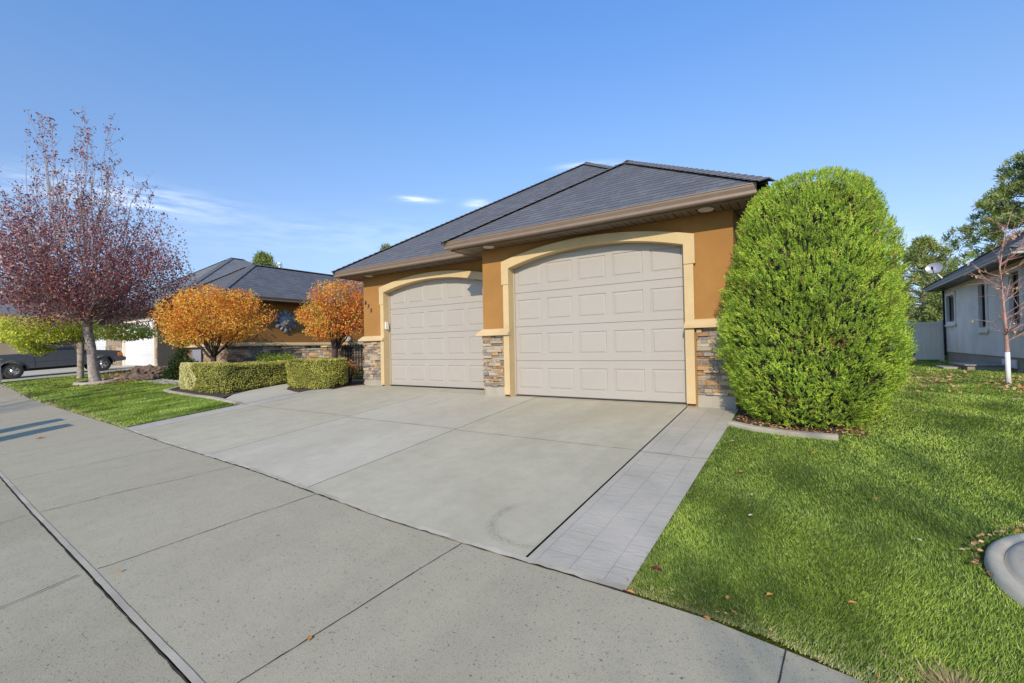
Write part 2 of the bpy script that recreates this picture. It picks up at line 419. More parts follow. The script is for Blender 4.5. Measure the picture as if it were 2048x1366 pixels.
M['orange'] = leaf_mat('orange autumn leaves', [(0, (0.50, 0.13, 0.03)), (0.25, (0.82, 0.27, 0.04)), (0.5, (0.90, 0.43, 0.055)), (0.75, (0.90, 0.66, 0.12)),
                                                (0.92, (0.62, 0.62, 0.13)), (1, (0.25, 0.32, 0.07))], 0.3, 2.2, 0.28)
M['orangered'] = leaf_mat('red orange autumn leaves', [(0, (0.33, 0.09, 0.05)), (0.25, (0.70, 0.18, 0.05)), (0.5, (0.90, 0.34, 0.06)), (0.7, (0.88, 0.56, 0.10)),
                                                (0.9, (0.70, 0.67, 0.15)), (1, (0.36, 0.38, 0.10))], 0.35, 1.6, 0.3)
M['lime'] = leaf_mat('lime yellow maple leaves', [(0, (0.34, 0.46, 0.06)), (0.5, (0.66, 0.72, 0.11)), (0.85, (0.86, 0.82, 0.16)), (1, (0.85, 0.50, 0.12))], 0.35, 1.2, 0.25)
M['hedge'] = leaf_mat('clipped boxwood leaves', [(0, (0.19, 0.23, 0.045)), (0.45, (0.42, 0.43, 0.08)), (0.8, (0.64, 0.56, 0.15)), (1, (0.74, 0.50, 0.18))], 0.15, 3.0, 0.25)
M['hedgey'] = leaf_mat('yellow variegated leaves', [(0, (0.50, 0.48, 0.12)), (0.5, (0.88, 0.82, 0.34)), (1, (0.92, 0.88, 0.58))], 0.15, 3.0, 0.2)
M['darkgreen'] = leaf_mat('dark green shrub leaves', [(0, (0.022, 0.040, 0.012)), (0.6, (0.050, 0.085, 0.022)), (1, (0.12, 0.16, 0.05))], 0.25, 3.0, 0.3)
M['midgreen'] = leaf_mat('mid green shrub leaves', [(0, (0.14, 0.20, 0.03)), (0.6, (0.32, 0.40, 0.06)), (1, (0.52, 0.58, 0.12))], 0.3, 3.0, 0.3)
M['pine'] = leaf_mat('pine needles', [(0, (0.13, 0.19, 0.05)), (0.5, (0.29, 0.36, 0.10)), (0.88, (0.48, 0.50, 0.16)), (0.95, (0.36, 0.24, 0.10)), (1, (0.36, 0.20, 0.08))], 0.2, 0.5, 0.35)
M['litter'] = leaf_mat('fallen leaves', [(0, (0.42, 0.16, 0.05)), (0.4, (0.60, 0.34, 0.14)), (0.8, (0.70, 0.50, 0.27)), (1, (0.22, 0.06, 0.05))], 0.2, 2.0, 0.2)
M['litterplum'] = leaf_mat('fallen maroon leaves', [(0, (0.10, 0.03, 0.04)), (1, (0.25, 0.10, 0.09))], 0.2, 2.0, 0.2)
M['leaforange'] = plain('orange fallen leaf', (0.55, 0.24, 0.05), 0.6)
M['leafred'] = plain('dark red fallen leaf', (0.15, 0.012, 0.018), 0.5)
M['leafpale'] = plain('pale dry fallen leaf', (0.62, 0.52, 0.36), 0.7)
M['straw'] = leaf_mat('dry straw grass', [(0, (0.45, 0.33, 0.16)), (1, (0.70, 0.56, 0.30))], 0.3, 3, 0.2)

# ------------------------------------------------------------------ terrain
def ss(a, b, x):
    t = min(max((x - a) / (b - a), 0), 1); return t * t * (3 - 2 * t)
def g(X, Y):
    w = ss(-13, -21, X)
    z = min(-0.03 + 0.0965 * (Y + 0.114), -0.02)
    if Y < -7.2: z = -0.03 + 0.0965 * (-7.2 + 0.114) + 0.02 * (Y + 7.2) * (1 if Y > -12 else 0) - (0.096 if Y <= -12 else 0)
    zl = min(0.06 + 0.06 * max(Y, -7.2), 0.22)
    return z * (1 - w) + zl * w
def gv(X, Y):
    X = np.asarray(X, float); Y = np.asarray(Y, float)
    t = np.clip((X + 13) / -8.0, 0, 1); w = t * t * (3 - 2 * t)
    z = np.minimum(-0.03 + 0.0965 * (Y + 0.114), -0.02)
    zl = np.minimum(0.06 + 0.06 * Y, 0.22)
    return z * (1 - w) + zl * w
JX = [-70, -35, -26, -20, -16, -10.65, -7.0, -5.56, -3.35, -0.75, 0.36, 1.64, 2.47, 3.55, 4.21, 4.55, 5.5, 8, 14, 30, 60]
JY = [1.5, -1.6, -2.7, -3.35, -3.55, -3.78, -3.94, -4.0, -4.14, -4.24, -4.32, -4.42, -4.44, -4.45, -4.49, -4.58, -4.72, -4.85, -4.9, -4.7, -4.0]
OX = [-70, -35, -22, -12, -3.74, -1.52, 0.36, 1.28, 2.13, 5, 9, 30, 60]
OY = [-0.1, -3.2, -4.75, -5.35, -5.67, -5.77, -5.84, -5.88, -5.91, -6.05, -6.15, -5.9, -5.2]
yin = lambda x: float(np.interp(x, JX, JY))
yout = lambda x: float(np.interp(x, OX, OY))

# ------------------------------------------------------------------ mesh helpers
C = sc.collection
def tag(o, label=None, cat=None, group=None, kind=None):
    if label: o['label'] = label
    if cat: o['category'] = cat
    if group: o['group'] = group
    if kind: o['kind'] = kind
    return o
def thing(name, loc, label, cat, group=None):
    o = bpy.data.objects.new(name, None); o.location = loc; C.objects.link(o)
    o.empty_display_size = 0.2
    return tag(o, label, cat, group)
def origin_of(parent):
    v = Vector((0, 0, 0)); p = parent
    while p is not None: v += p.location; p = p.parent
    return v
def link(o, parent):
    C.objects.link(o)
    if parent is not None:
        o.parent = parent
        if not parent.get('_local'):
            # child geometry is in world coordinates
            o.matrix_parent_inverse = Matrix.Translation(-origin_of(parent)) if parent.type == 'EMPTY' else Matrix.Identity(4)
    return o
class MB:
    def __init__(s): s.V = []; s.F = []; s.c = []; s.uv = None
    def add(s, vs, fs, c=0.5):
        k = len(s.V); s.V += [tuple(v) for v in vs]
        for f in fs: s.F.append([i + k for i in f]); s.c.append(c)
    def box(s, x0, x1, y0, y1, z0, z1, c=0.5):
        s.add([(x0, y0, z0), (x1, y0, z0), (x1, y1, z0), (x0, y1, z0), (x0, y0, z1), (x1, y0, z1), (x1, y1, z1), (x0, y1, z1)],
              [(3, 2, 1, 0), (4, 5, 6, 7), (0, 1, 5, 4), (1, 2, 6, 5), (2, 3, 7, 6), (3, 0, 4, 7)], c)
        return s
    def tube(s, pts, rad, n=6, c=0.5, cap=True):
        pts = [Vector(p) for p in pts]
        if not hasattr(rad, '__len__'): rad = [rad] * len(pts)
        k = len(s.V); prev = None
        for i, p in enumerate(pts):
            d = (pts[min(i + 1, len(pts) - 1)] - pts[max(i - 1, 0)])
            d = d.normalized() if d.length > 1e-9 else Vector((0, 0, 1))
            if prev is None:
                a = d.cross(Vector((0.3, 0.9, 0.2))); 
                if a.length < 1e-3: a = d.cross(Vector((1, 0, 0)))
            else: a = prev - d * prev.dot(d)
            a.normalize(); b = d.cross(a); prev = a
            for j in range(n):
                t = 2 * math.pi * j / n
                s.V.append(tuple(p + (a * math.cos(t) + b * math.sin(t)) * rad[i]))
        for i in range(len(pts) - 1):
            for j in range(n):
                s.F.append([k + i * n + j, k + i * n + (j + 1) % n, k + (i + 1) * n + (j + 1) % n, k + (i + 1) * n + j]); s.c.append(c)
        if cap:
            s.F.append([k + j for j in range(n)][::-1]); s.c.append(c)
            s.F.append([k + (len(pts) - 1) * n + j for j in range(n)]); s.c.append(c)
        return s
    def lathe(s, cx, cy, prof, n=24, c=0.5):
        k = len(s.V)
        for r, z in prof:
            for j in range(n):
                t = 2 * math.pi * j / n; s.V.append((cx + r * math.cos(t), cy + r * math.sin(t), z))
        for i in range(len(prof) - 1):
            for j in range(n):
                s.F.append([k + i * n + j, k + i * n + (j + 1) % n, k + (i + 1) * n + (j + 1) % n, k + (i + 1) * n + j]); s.c.append(c)
        s.F.append([k + (len(prof) - 1) * n + j for j in range(n)]); s.c.append(c)
        return s
    def prism(s, poly, fn, a, b, c=0.5):
        """poly 2D, fn(u,v,w)->xyz, extruded w from a to b"""
        n = len(poly)
        vs = [fn(u, v, a) for u, v in poly] + [fn(u, v, b) for u, v in poly]
        fs = [list(range(n))[::-1], list(range(n, 2 * n))] + [[i, (i + 1) % n, n + (i + 1) % n, n + i] for i in range(n)]
        s.add(vs, fs, c); return s
    def build(s, name, mat, parent=None, smooth=False, bevel=0, fixn=True):
        me = bpy.data.meshes.new(name); me.from_pydata(s.V, [], s.F); me.update()
        if s.c:
            a = me.attributes.new('v', 'FLOAT', 'FACE'); a.data.foreach_set('value', np.array(s.c, dtype=np.float32))
        if s.uv is not None:
            uvl = me.uv_layers.new(name='UVMap'); uvl.data.foreach_set('uv', np.array(s.uv, dtype=np.float32).ravel())
        if fixn and s.uv is None and len(s.F) < 30000:
            bm = bmesh.new(); bm.from_mesh(me); bmesh.ops.recalc_face_normals(bm, faces=bm.faces); bm.to_mesh(me); bm.free()
        me.materials.append(mat)
        if smooth: me.polygons.foreach_set('use_smooth', [True] * len(me.polygons))
        o = bpy.data.objects.new(name, me); link(o, parent)
        if bevel:
            bv = o.modifiers.new('bevel', 'BEVEL'); bv.width = bevel; bv.segments = 2; bv.limit_method = 'ANGLE'
        return o
def np_mesh(name, V, F, v, mat, parent=None, smooth=False):
    """V (n,3), F (m,k) with k 3 or 4, v (m,) face value"""
    me = bpy.data.meshes.new(name); k = F.shape[1]
    me.vertices.add(len(V)); me.vertices.foreach_set('co', np.ascontiguousarray(V, dtype=np.float32).ravel())
    me.loops.add(F.size); me.loops.foreach_set('vertex_index', np.ascontiguousarray(F, dtype=np.int32).ravel())
    me.polygons.add(len(F))
    me.polygons.foreach_set('loop_start', np.arange(0, F.size, k, dtype=np.int32))
    me.polygons.foreach_set('loop_total', np.full(len(F), k, dtype=np.int32))
    me.update(calc_edges=True)
    a = me.attributes.new('v', 'FLOAT', 'FACE'); a.data.foreach_set('value', np.ascontiguousarray(v, dtype=np.float32))
    me.materials.append(mat)
    if smooth: me.polygons.foreach_set('use_smooth', [True] * len(F))
    o = bpy.data.objects.new(name, me); return link(o, parent)

def unit(a): return a / np.maximum(np.linalg.norm(a, axis=1, keepdims=True), 1e-9)
def leaves(P, D, L, W, v, name, mat, parent, nrm=None):
    """rhombic leaves at P growing along D (n,3) with length L and width W; slightly folded"""
    n = len(P); D = unit(D)
    if nrm is None: nrm = rng.normal(size=(n, 3))
    S = unit(np.cross(D, nrm)); N = unit(np.cross(S, D))
    L = np.broadcast_to(L, n)[:, None]; W = np.broadcast_to(W, n)[:, None]
    a = P; c = P + D * L; m = P + D * L * 0.45
    b = m + S * W * 0.5 + N * W * 0.12; d = m - S * W * 0.5 + N * W * 0.12
    V = np.stack([a, b, c, d], 1).reshape(-1, 3)
    F = np.arange(4 * n).reshape(n, 4)
    return np_mesh(name, V, F, v, mat, parent)

def grid_sheet(name, xs, yfa, yfb, ny, mat, zoff, parent=None, mb=None):
    own = mb is None
    mb = mb or MB()
    V = []; F = []
    for x in xs:
        a, b = yfa(x), yfb(x)
        for j in range(ny + 1):
            y = a + (b - a) * j / ny
            V.append((x, y, g(x, y) + zoff))
    for i in range(len(xs) - 1):
        for j in range(ny):
            k = i * (ny + 1) + j
            F.append((k, k + ny + 1, k + ny + 2, k + 1))
    mb.add(V, F)
    if own: return mb.build(name, mat, parent, fixn=False)
def K(name): return dict(kind='structure')

# ------------------------------------------------------------------ the ground
def lin(a, b, n): return [a + (b - a) * i / (n - 1) for i in range(n)]
gx = [-900, -300, -120, -60] + lin(-50, 30, 81) + [45, 80, 200, 500, 900]
m = MB(); V = []; F = []
gy = [-900, -300, -80, -30, -20] + lin(-12, 20, 65) + [30, 60, 150, 400, 1200]
for x in gx:
    for y in gy: V.append((x, y, g(x, y) - 0.05))
ny = len(gy)
for i in range(len(gx) - 1):
    for j in range(ny - 1):
        k = i * ny + j; F.append((k, k + ny, k + ny + 1, k + 1))
m.add(V, F)
tag(m.build('ground', M['lawn'], fixn=False), kind='structure')
# street, curb apron, sidewalk
xs = lin(-70, 60, 131)
tag(grid_sheet('street', xs, lambda x: -20, lambda x: yout(x) - 1.6, 6, M['asphalt'], -0.036), kind='structure')
tag(grid_sheet('curb_apron', xs, lambda x: yout(x) - 1.6, lambda x: yout(x) - 0.004, 5, M['apron'], -0.008), kind='structure')
tag(grid_sheet('sidewalk', xs, lambda x: yout(x) + 0.03, lambda x: yin(x) - 0.012, 5, M['walkc'], 0.0), kind='structure')
def ribbon(pts, w, mat, zoff, name, jitter=0.0, step=0.08, h=0.0):
    """thin strip following the ground along a polyline"""
    P = []
    for i in range(len(pts) - 1):
        a = Vector(pts[i]); b = Vector(pts[i + 1]); n = max(1, int((b - a).length / step))
        for k in range(n): P.append(a + (b - a) * k / n)
    P.append(Vector(pts[-1]))
    V = []; F = []
    for i, p in enumerate(P):
        d = (P[min(i + 1, len(P) - 1)] - P[max(i - 1, 0)]).normalized(); nn = Vector((-d.y, d.x))
        ww = w * (1 + jitter * random.uniform(-1, 1)); off = w * jitter * random.uniform(-.6, .6)
        a = p + nn * (ww / 2 + off); b = p - nn * (ww / 2 - off)
        if h:
            e = 0.25 * ww
            for q, z in ((a, -0.03), (a, h * .7), (a - nn * e, h), (b + nn * e, h), (b, h * .7), (b, -0.03)):
                V.append((q.x, q.y, g(q.x, q.y) + zoff + z))
        else:
            for q in (a, b): V.append((q.x, q.y, g(q.x, q.y) + zoff))
    k = 6 if h else 2
    for i in range(len(P) - 1):
        for j in range(k - 1):
            F.append((i * k + j, i * k + j + 1, (i + 1) * k + j + 1, (i + 1) * k + j))
    if h: F += [tuple(range(6)), tuple(range(len(V) - 6, len(V)))]
    mb = MB(); mb.add(V, F)
    o = mb.build(name, mat, smooth=False)
    return tag(o, kind='structure')
ribbon([(x, yout(x) + 0.012) for x in lin(-25, 12, 120)], 0.032, M['edging'], 0.004, 'sidewalk_sunlit_lip', 0.045, 0.10)  # flat pale strip: the light on the slab edge is in its colour
ribbon([(x, yin(x) + 0.005) for x in lin(-5.50, 3.56, 40)], 0.040, M['lip'], 0.007, 'driveway_sunlit_lip', 0.22, 0.05)  # paler strip painted in place of a rounded edge catching the sun
ribbon([(x, yin(x) - 0.020) for x in lin(-5.50, 3.56, 40)], 0.006, M['dark'], 0.0035, 'driveway_joint_shadow', 0.9, 0.05)
# dark bed of joints under the slabs
tag(grid_sheet('joint_bed', lin(-5.48, 3.6, 20), lambda x: yin(x) - 0.1, lambda x: 0.75 if x < -0.7 else 0.05, 6, M['dark'], -0.022), kind='structure')
def crackline(p0, p1, w, wob, name='pavement_joint'):
    a = Vector(p0); b = Vector(p1); n = max(2, int((b - a).length / 0.06)); nn = Vector((-(b - a).y, (b - a).x)).normalized()
    s = 0; pts = []
    for i in range(n + 1):
        s = s * 0.8 + random.gauss(0, wob); pts.append(a + (b - a) * i / n + nn * s)
    return ribbon([tuple(p) for p in pts], w, M['dark'], 0.004, name, 0.45, 0.05)
for k, (xa, xb, wob, w) in enumerate([(2.45, 2.31, 0.0016, 0.006), (0.66, 0.40, 0.006, 0.006), (-1.04, -1.50, 0.006, 0.006), (-2.9, -3.3, .004, .006), (-4.8, -5.3, .003, .006), (-7.5, -8.0, .003, .006),
                                      (-9.4, -9.8, .003, .006), (-11.4, -11.8, .003, .006), (4.3, 4.2, 0.0008, 0.006), (6.2, 6.1, 0.001, 0.006)]):
    crackline((xa, yin(xa) - 0.02), (xb, yout(xb) + 0.04), w, wob)
    crackline((xb - 0.02, yout(xb) - 0.05), (xb + (0.12 if k else -0.05), yout(xb) - 1.5), w * 1.2, 0.005)
# dark seam on the street side of the sidewalk lip
ribbon([(x, yout(x) - 0.010) for x in lin(-30, 12, 60)], 0.007, M['dark'], -0.004, 'sidewalk_joint', 0.6, 0.08)

# driveway slabs
def slabs(name, x0, x1, cuts, mat, zoff=0.0, ytop=-0.012):
    mb = MB(); ys = [None] + cuts + [ytop]
    for i in range(len(ys) - 1):
        ya = (lambda x: yin(x)) if ys[i] is None else (lambda x, v=ys[i]: v + 0.006)
        yb = (lambda x, v=ys[i + 1]: v - 0.006)
        grid_sheet('', lin(x0, x1, 8), ya, yb, 5, mat, zoff, mb=mb)
    return tag(mb.build(name, mat, fixn=False), kind='structure')
slabs('driveway', -4.915, -1.915, [-2.10], M['drive'], ytop=0.60)
slabs('driveway', -1.905, 0.415, [-2.16], M['driveg'], ytop=-0.012)
slabs('driveway', 0.425, 2.915, [-2.20], M['drive'])
grid = MB(); grid_sheet('', lin(-1.9, -0.66, 3), lambda x: -0.012, lambda x: 0.6, 2, M['driveg'], 0.0, mb=grid)
tag(grid.build('driveway', M['driveg'], fixn=False), kind='structure')
slabs('stamped_border', -5.46, -4.925, [-2.08], M['stamped'], ytop=-0.30)
slabs('stamped_border', 2.932, 3.57, [-2.23], M['stamped'], ytop=-0.11)
for xa_, xb_, yy_ in ((-5.455, -4.93, -2.08), (-4.915, -1.915, -2.10), (-1.905, 0.415, -2.16), (0.425, 2.915, -2.20), (2.935, 3.565, -2.23)):
    ribbon([(xa_, yy_), (xb_, yy_)], 0.026, M['lip'], 0.004, 'control_joint', 0.10, 0.1)
ribbon([(x, -0.075) for x in lin(0, 2.93, 12)], 0.022, M['lip'], 0.004, 'door_threshold', 0.4, 0.1)
# the front walk beside the driveway
def flat_poly(name, pts, mat, zoff, n=14):
    bm = bmesh.new(); vs = [bm.verts.new((x, y, 0)) for x, y in pts]; f = bm.faces.new(vs)
    bmesh.ops.triangulate(bm, faces=[f]); 
    for _ in range(3): bmesh.ops.subdivide_edges(bm, edges=bm.edges[:], cuts=1, use_grid_fill=True)
    for v in bm.verts: v.co.z = g(v.co.x, v.co.y) + zoff
    bmesh.ops.recalc_face_normals(bm, faces=bm.faces)
    me = bpy.data.meshes.new(name); bm.to_mesh(me); bm.free(); me.materials.append(mat)
    o = bpy.data.objects.new(name, me); C.objects.link(o); return tag(o, kind='structure')
flat_poly('front_walk', [(-5.47, -2.10), (-6.1, -2.02), (-6.75, -1.82), (-7.2, -1.45), (-7.42, -0.9), (-7.5, 1.75), (-7.0, 1.75), (-6.95, 0.2), (-6.85, -0.25), (-6.35, -0.62), (-5.75, -0.78), (-5.47, -0.82)], M['driveg'], 0.002)
ribbon([(x, yin(x) + 0.012) for x in lin(3.58, 9, 60)], 0.024, M['dirt'], 0.007, 'lawn_edge', 0.5, 0.05)
ribbon([(x, yin(x) + 0.012) for x in lin(-21.5, -5.5, 90)], 0.04, M['dirt'], 0.007, 'lawn_edge', 0.5, 0.08)
# planting beds
flat_poly('planting_bed', [(-5.47, -0.80), (-6.35, -0.62), (-6.9, -0.22), (-6.98, 1.75), (-4.86, 1.75), (-4.86, 0.5), (-4.80, 0.30), (-5.2, -0.28)], M['soil'], -0.004)
flat_poly('planting_bed', [(-10.9, -1.2), (-10.5, -1.62), (-9.3, -1.78), (-8.0, -1.86), (-6.9, -1.86), (-7.25, -1.45), (-7.45, -0.9), (-7.5, 1.7), (-12, 1.7), (-14, 1.4), (-15.6, 0.2), (-14.5, -0.6), (-13.2, -0.5), (-11.5, -0.4)], M['soil'], -0.002)
flat_poly('planting_bed', [(3.60, -0.75), (3.9, -1.08), (4.35, -1.17), (4.62, -1.08), (4.78, -0.85), (4.85, -0.5), (4.85, 0.2), (4.7, 0.6), (3.65, 0.8)], M['soil'], 0.012)
ribbon([(-11.0, -0.95), (-10.95, -1.25), (-10.55, -1.66), (-9.9, -1.78), (-9.3, -1.82), (-8.2, -1.90), (-7.2, -1.93), (-6.4, -2.02), (-5.52, -2.12)], 0.14, M['edging'], 0.0, 'bed_edging', 0.03, 0.1, h=0.05)
ribbon([(3.60, -0.98), (3.85, -1.13), (4.2, -1.22), (4.6, -1.24)], 0.11, M['edging'], 0.0, 'bed_edging', 0.03, 0.1, h=0.05)
# neighbour's driveway on the left
tag(grid_sheet('neighbour_driveway', lin(-33, -21.75, 12), lambda x: yin(x), lambda x: 2.6, 8, M['driveg'], 0.004), kind='structure')
# lawns (turf base) and the blades on them
def back_left(x): return float(np.interp(x, [-21.75, -16.2, -15.5, -13.2, -11.1, -11.0, -10.5, -9.3, -8, -6.9, -5.47], [2.0, 2.0, -0.5, -0.62, -0.9, -1.3, -1.72, -1.88, -1.95, -2.0, -2.15]))
tag(grid_sheet('lawn', lin(-21.7, -5.48, 60), lambda x: yin(x) + 0.01, back_left, 10, M['lawn'], 0.006), kind='structure')
tag(grid_sheet('lawn', lin(3.585, 14, 40), lambda x: yin(x) + 0.01, lambda x: 16.4, 40, M['lawn'], 0.006), kind='structure')

def scatter_grass(n, x0, x1, ylo, yhi, hmin, hmax, wscale, near=2.2, power=2.0, avoid=None):
    """random points thinned with distance from the camera position"""
    outx = []; tot = 0
    while tot < n:
        X = rng.uniform(x0, x1, 400000); Y = rng.uniform(-5.0, 16.3, 400000)
        d = np.hypot(X - 4.436, Y + 6.784)
        keep = rng.random(400000) < (near / np.maximum(d, near)) ** power
        keep &= (Y > np.interp(X, JX, JY) - 0.012) & (Y > ylo(X)) & (Y < yhi(X))
        if avoid is not None: keep &= ~avoid(X, Y)
        # only where a photograph from near this spot could look
        X = X[keep]; Y = Y[keep]; outx.append(np.stack([X, Y], 1)); tot += len(X)
    return np.concatenate(outx)[:n]
def grass_object(P, hmin, hmax, name, label=None):
    n = len(P); X, Y = P[:, 0], P[:, 1]; d = np.hypot(X - 4.436, Y + 6.784)
    h = rng.uniform(hmin, hmax, n) * np.clip(1 + (d - 3) * 0.02, 1, 1.4)
    w = np.clip(0.00125 * d, 0.0030, 0.03) * rng.uniform(0.7, 1.3, n)
    Z = gv(X, Y) + 0.004
    base = np.stack([X, Y, Z], 1)
    # patches of blades lean the same way
    ang = np.sin(X * 1.7 + np.sin(Y * 2.1) * 1.5) * 2.2 + np.cos(Y * 1.3 + X * .6) * 2 + rng.normal(0, 0.9, n)
    lean = rng.uniform(0.1, 1.1, n) * h
    tip = base + np.stack([np.cos(ang) * lean, np.sin(ang) * lean, h], 1)
    sa = rng.uniform(0, 2 * np.pi, n)
    sd = np.stack([np.cos(sa), np.sin(sa), np.zeros(n)], 1) * w[:, None] * 0.5
    V = np.stack([base - sd, base + sd, tip], 1).reshape(-1, 3)
    F = np.arange(3 * n).reshape(n, 3)
    v = np.clip(rng.beta(2.2, 2.6, n), 0, 1)
    edge = np.abs(Y - np.interp(X, JX, JY)) < rng.exponential(0.10, n)
    v = np.where(edge & (rng.random(n) < 0.55), rng.uniform(0.9, 1, n), v)
    o = np_mesh(name, V, F, v, M['grass'])
    return tag(o, label, 'grass', None, 'stuff')
ring_c = (5.78, -3.52)
def av(X, Y):
    r = np.hypot(X - ring_c[0], Y - ring_c[1]) < 0.655
    bed = (X < 4.76) & (Y > -1.15 + 0.9 * np.abs(X - 4.25) ** 2) & (Y < 1.0) & (X > 3.55)
    return r | bed
PR = scatter_grass(430000, 3.58, 12.0, lambda X: -9 + 0 * X, lambda X: 16.2 + 0 * X, 0, 0, 1, 2.4, 2.2, av)
PR = PR[~((PR[:, 0] > 8.45) & (PR[:, 1] > 8.2))]
grass_object(PR, 0.010, 0.025, 'grass', 'thick green lawn grass on the right of the driveway')
PL = scatter_grass(130000, -21.7, -5.47, lambda X: -9 + 0 * X, lambda X: np.interp(X, [-21.75, -16.2, -15.5, -13.2, -11.1, -11.0, -10.5, -9.3, -8, -6.9, -5.47], [2.0, 2.0, -0.5, -0.62, -0.9, -1.3, -1.72, -1.88, -1.95, -2.0, -2.15]), 0, 0, 1, 9, 1.6,
                   lambda X, Y: (X + 16.45) ** 2 / .62 ** 2 + (Y + 1.62) ** 2 / .62 ** 2 < 1)
grass_object(PL, 0.016, 0.034, 'grass', 'green lawn grass on the left beneath the maroon tree')
# straw tuft at the lower right of the lawn
n = 380
a = rng.uniform(0, 2 * np.pi, n); rr = np.abs(rng.normal(0, 0.045, n))
P = np.stack([4.83 + rr * np.cos(a) * 1.3, -4.50 + rr * np.sin(a), np.zeros(n)], 1); P[:, 2] = gv(P[:, 0], P[:, 1]) + 0.005
D = np.stack([np.cos(a) * .8, np.sin(a) * .8, rng.uniform(0.3, 1.2, n)], 1) + rng.normal(0, .3, (n, 3))
tag(leaves(P, D, rng.uniform(.04, .09, n), 0.0028, rng.random(n), 'dry_grass_tuft', M['straw'], None), 'pale straw coloured tuft of dry grass beside the sidewalk', 'grass tuft')

# ------------------------------------------------------------------ house
house = thing('house', (-4, 6, 0), 'low orange stucco house with two arched garage doors and a dark hip roof', 'house')
EZ = 2.77; PITCH = 0.656

def roof_face(mb, poly, up_dir, course=0.143, thick=0.0045):
    """convex planar polygon cut into overlapping shingle courses; up_dir is the horizontal uphill direction"""
    P = [Vector(p) for p in poly]
    nrm = (P[1] - P[0]).cross(P[2] - P[0]).normalized()
    if nrm.z < 0: nrm = -nrm; P = P[::-1]
    up = Vector((*up_dir, 0)); up = (up - nrm * up.dot(nrm)).normalized(); side = nrm.cross(up) * -1
    o = min(P, key=lambda p: p.dot(up)); base = o.dot(up)
    uv = [((p - o).dot(side), p.dot(up) - base) for p in P]
    vmax = max(v for _, v in uv); nb = int(math.ceil(vmax / course - 1e-6))
    def clip(pl, lo, hi):
        for bound, sgn in ((lo, 1), (hi, -1)):
            out = []
            for i in range(len(pl)):
                a, b = pl[i], pl[(i + 1) % len(pl)]
                ia, ib = sgn * (a[1] - bound) >= -1e-9, sgn * (b[1] - bound) >= -1e-9
                if ia: out.append(a)
                if ia != ib:
                    t = (bound - a[1]) / (b[1] - a[1]); out.append((a[0] + t * (b[0] - a[0]), bound))
            pl = out
            if len(pl) < 3: return []
        return pl
    for k in range(nb):
        lo, hi = k * course, min((k + 1) * course, vmax)
        pl = clip(uv, lo, hi)
        q = []
        for p in pl:
            if not q or (abs(p[0] - q[-1][0]) + abs(p[1] - q[-1][1])) > 1e-6: q.append(p)
        if len(q) > 2 and (abs(q[0][0] - q[-1][0]) + abs(q[0][1] - q[-1][1])) < 1e-6: q.pop()
        if len(q) < 3: continue
        def w3(u, v, h): return o + side * u + up * v + nrm * h
        vs = [w3(u, v, thick * (1 - (v - lo) / course) + 0.001) for u, v in q]
        k0 = len(mb.V); mb.V += [tuple(x) for x in vs]; mb.F.append(list(range(k0, k0 + len(vs)))); mb.c.append(0.5)
        mb.uv += [(u + k * 0.11 * ((k * 7) % 5), v) for u, v in q]
        us = [u for u, v in q if abs(v - lo) < 1e-6]
        if len(us) >= 2:
            a, b = min(us), max(us)
            vs = [w3(a, lo, thick), w3(b, lo, thick), w3(b, lo, 0), w3(a, lo, 0)]
            k0 = len(mb.V); mb.V += [tuple(x) for x in vs]; mb.F.append([k0, k0 + 1, k0 + 2, k0 + 3]); mb.c.append(0.0)
            mb.uv += [(a, lo)] * 4
    # solid underside
    k0 = len(mb.V); mb.V += [tuple(p - nrm * 0.03) for p in P]; mb.F.append(list(range(k0, k0 + len(P)))[::-1]); mb.c.append(0.5)
    mb.uv += [(0, 0)] * len(P)
def new_roof():
    r = MB(); r.uv = []; return r
def hip_rect(mb, x0, x1, y0, y1, z, pitch, longy=True):
    if longy:
        t = (x1 - x0) / 2; xm = (x0 + x1) / 2; a = (xm, y0 + t, z + pitch * t); b = (xm, y1 - t, z + pitch * t)
        roof_face(mb, [(x0, y0, z), (x1, y0, z), a], (0, 1))
        roof_face(mb, [(x1, y0, z), (x1, y1, z), b, a], (-1, 0))
        roof_face(mb, [(x1, y1, z), (x0, y1, z), b], (0, -1))
        roof_face(mb, [(x0, y1, z), (x0, y0, z), a, b], (1, 0))
    else:
        t = (y1 - y0) / 2; ym = (y0 + y1) / 2; a = (x0 + t, ym, z + pitch * t); b = (x1 - t, ym, z + pitch * t)
        roof_face(mb, [(x0, y0, z), (x1, y0, z), b, a], (0, 1))
        roof_face(mb, [(x1, y0, z), (x1, y1, z), b], (-1, 0))
        roof_face(mb, [(x1, y1, z), (x0, y1, z), a, b], (0, -1))
        roof_face(mb, [(x0, y1, z), (x0, y0, z), a], (1, 0))
    return a, b
def caps(mb, p, q, w=0.15, step=0.14):
    p = Vector(p); q = Vector(q); d = (q - p); L = d.length; d.normalize()
    s = d.cross(Vector((0, 0, 1))).normalized(); up = s.cross(d).normalized()
    n = int(L / step)
    for i in range(n):
        a = p + d * (i * step - 0.02); b = p + d * ((i + 1) * step + 0.03)
        h0, h1 = 0.040, 0.022; dr = 0.045; ww = w * random.uniform(.96, 1.04)
        A = [a - s * ww + up * (h0 - dr), a + up * h0, a + s * ww + up * (h0 - dr)]
        B = [b - s * ww + up * (h1 - dr), b + up * h1, b + s * ww + up * (h1 - dr)]
        A2 = [v - up * 0.014 for v in A]
        mb.add(A + B + A2, [(0, 1, 4, 3), (1, 2, 5, 4), (0, 6, 7, 1), (1, 7, 8, 2)], random.random())
rf = new_roof()
LX0, LX1, LY0, LY1 = -5.40, 4.00, 0.06, 15.0
la, lb = hip_rect(rf, LX0, LX1, LY0, LY1, EZ, PITCH)
